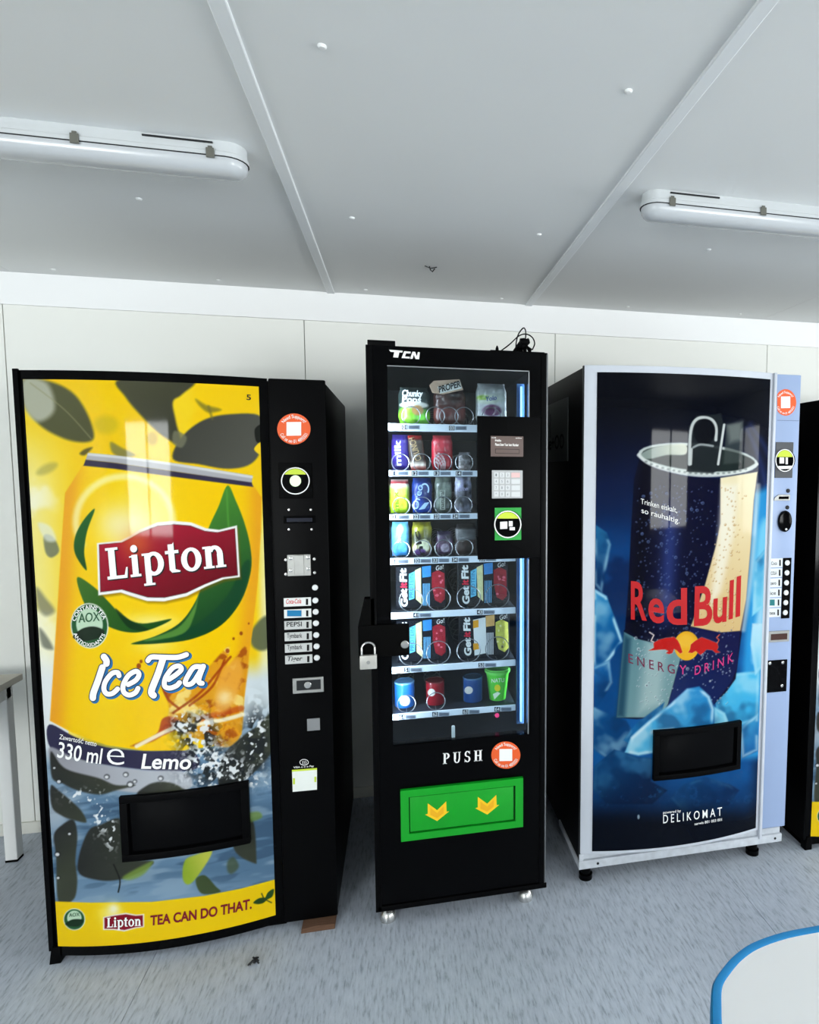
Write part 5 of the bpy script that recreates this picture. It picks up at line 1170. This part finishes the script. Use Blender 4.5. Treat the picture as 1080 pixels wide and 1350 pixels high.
meal(606, 811, 871, 5, 'dark ready meal box with white panel and orange patches', True)
# tubs and the cup on the lowest shelf
def tub(u, v0, r, label, c1, c2, dark=1.):
    y = YP+.02; P = zx(u, v0+20, y); R_ = abs(zx(u+r, v0+20, y)[0]-P[0]); z0 = SHZ[6]+.0041; z1 = zx(u, v0, y)[1]; h = z1-z0
    rt = thing('crisp_tub', label, 'crisps', (P[0], y, z0), 'tubs on the lowest shelf')
    b_ = MB().lathe([(R_*.96, 0), (R_, .002), (R_, h*.93)], (P[0], y, z0), 'z', 24).build('tub', mat('tub_'+label[:6].strip(), c1, .35, var=.1, vscale=40), rt)
    MB().lathe([(R_*1.03, h*.93), (R_*1.04, h*.97), (R_*.98, h), (R_*.9, h), (R_*.86, h*.985)], (P[0], y, z0), 'z', 24).build('lid', mat('lid_'+label[:6].strip(), c2, .25, spec=.6), rt)
    cyl = lambda x_: y-np.sqrt(np.clip(R_**2-(np.asarray(x_, float)-P[0])**2, 1e-8, None))
    return b_, cyl, P, R_
b_, cy_, P_, R_ = tub(533.5, 897, 13, 'bright blue crisp tub with a pale blue lid on the lowest shelf', (40, 120, 214), (120, 176, 226))
Decal(cy_, .001).ellipse((534, 924), 7, 7).build('white_oval', WHITE, b_)
b_, cy_, P_, R_ = tub(574, 896, 12, 'dark red crisp tub on the lowest shelf', (140, 18, 32), (120, 40, 44))
Decal(cy_, .001).ellipse((569, 913), 5, 5).build('white_oval', mat('oval_grey', (200, 196, 190), .5), b_)
b_, cy_, P_, R_ = tub(623.5, 891, 12.5, 'navy blue crisp tub next to the green cup', (28, 70, 130), (70, 104, 140))
Decal(cy_, .001).ellipse((618, 910), 5.5, 5).build('white_oval', mat('oval_grey', (200, 196, 190), .5), b_)
y = YP+.016; P = zx(656, 900, y); z0 = SHZ[6]+.0041; z1 = zx(656, 880, y)[1]; h = z1-z0; ra = abs(zx(666.5, 900, y)[0]-P[0]); rb = abs(zx(671, 900, y)[0]-P[0])
rt = thing('noodle_cup', 'bright green tapered cup with a wide rim on the lowest shelf', 'cup', (P[0], y, z0), 'tubs on the lowest shelf')
cu = MB().lathe([(ra, 0), (ra*1.02, .003), (rb*.98, h*.86)], (P[0], y, z0), 'z', 28).build('cup_body', mat('lime_cup', (96, 214, 70), .35, var=.08, vscale=30), rt)
MB().lathe([(rb*.98, h*.86), (rb*1.1, h*.88), (rb*1.12, h*.95), (rb*1.02, h*.965), (rb*.98, h), (rb*.9, h*.99)], (P[0], y, z0), 'z', 28).build('cup_rim', mat('lime_rim', (120, 222, 100), .3), rt)
cs_ = lambda x_: y-np.sqrt(np.clip((rb*.98)**2-(np.asarray(x_, float)-P[0])**2, 1e-8, None))
d = Decal(cs_, .001); d.text('NATU', (648, 900), (665, 899), 5, .02, up=(0, -1)); d.poly([(650, 915), (656, 912), (660, 914), (656, 918), (652, 922)]); d.build('lettering', mat('cup_white', (226, 244, 214), .5), cu)
Decal(cs_, .001).poly(ell(656, 907, 4, 4.5, 12)).build('flower_print', mat('cup_yellow', (226, 214, 40), .5), cu)

# ------------------------------------------------------------------ padlock, cable
YL = TY-.028
cx = (zx(474.5, 865, YL)[0]+zx(497, 865, YL)[0])/2; za = zx(485, 863.5, YL)[1]; zb = zx(485, 881.5, YL)[1]; hw = (zx(497, 865, YL)[0]-zx(474.5, 865, YL)[0])/2
pk = thing('padlock', 'small steel padlock hanging from the hasp of the snack machine', 'padlock', (cx, YL, zb))
b_ = MB().prism(rrect(cx-hw, cx+hw, zb, za, .003), YL-.008, YL+.008).build('body', mat('padlock_steel', (196, 194, 188), .35, metal=.55, var=.12, vscale=70), pk, .0015)
MB().lathe([(.006, 0), (.006, -.001)], (cx, YL-.008, (za+zb)/2), 'y', 14).build('keyway', STEEL, b_)
rr = hw-.006; zt_ = zx(485, 848, YL)[1]
pts = [(cx-rr, YL, za-.002), (cx-rr, YL, zt_-rr*.75)]+[(cx-rr*math.cos(t_), YL+.008*math.sin(t_), zt_-rr*.75+rr*.75*math.sin(t_)) for t_ in np.linspace(.2, math.pi-.2, 9)]+[(cx+rr, YL, zt_-rr*.75), (cx+rr, YL, za-.002)]
MB().tube(pts, .0034, 8).build('shackle', CHROME, pk)
CAB = mat('black_rubber_cable', (6, 6, 7), .6, spec=.05)
YC = TY+.09
def cb(pts, y=YC): return [tuple(atY(np.array(u, float), np.array(v, float), np.array(y+.01*math.sin(i)))) for i, (u, v) in enumerate(spline(pts, 6, False))]
a_ = zx(690, 462, YC)
ct = thing('cable_bundle', 'tangled black cable with a plug lying on top of the snack machine', 'cable', (a_[0], YC, TH))
MB().tube(cb([(660, 463), (672, 454), (684, 443), (694, 440.5), (702, 445), (705, 453), (702, 461)]), .0022).build('cable', CAB, ct)
MB().tube(cb([(680, 463), (681, 450), (684, 440), (690, 432.5), (693, 436), (693, 446), (691, 452)]), .0022).build('cable', CAB, ct)
for q in ([(678, 463), (684, 454), (689, 449), (694, 456), (698, 463)], [(682, 463), (687, 452), (691, 449), (693, 463)], [(685, 463), (690, 450), (696, 459), (699, 463)], [(688, 463), (688, 450), (692, 463)], [(679, 461), (690, 456), (700, 461)]):
    MB().tube(cb(q, YC+random.uniform(-.02, .02)), .0048).build('cable', CAB, ct)
P = atY(np.array(691.), np.array(451.), np.array(YC)); MB().lathe([(.012, -.014), (.014, 0), (.01, .014), (.004, .02)], tuple(P), 'x', 12).build('plug', CAB, ct)
P = atY(np.array(695.), np.array(449.), np.array(YC)); MB().tube([P+np.array([-.004, 0, .002]), P+np.array([.004, 0, .006]), P+np.array([.007, 0, 0])], .003, 6).build('plug_pin', CAB, ct)
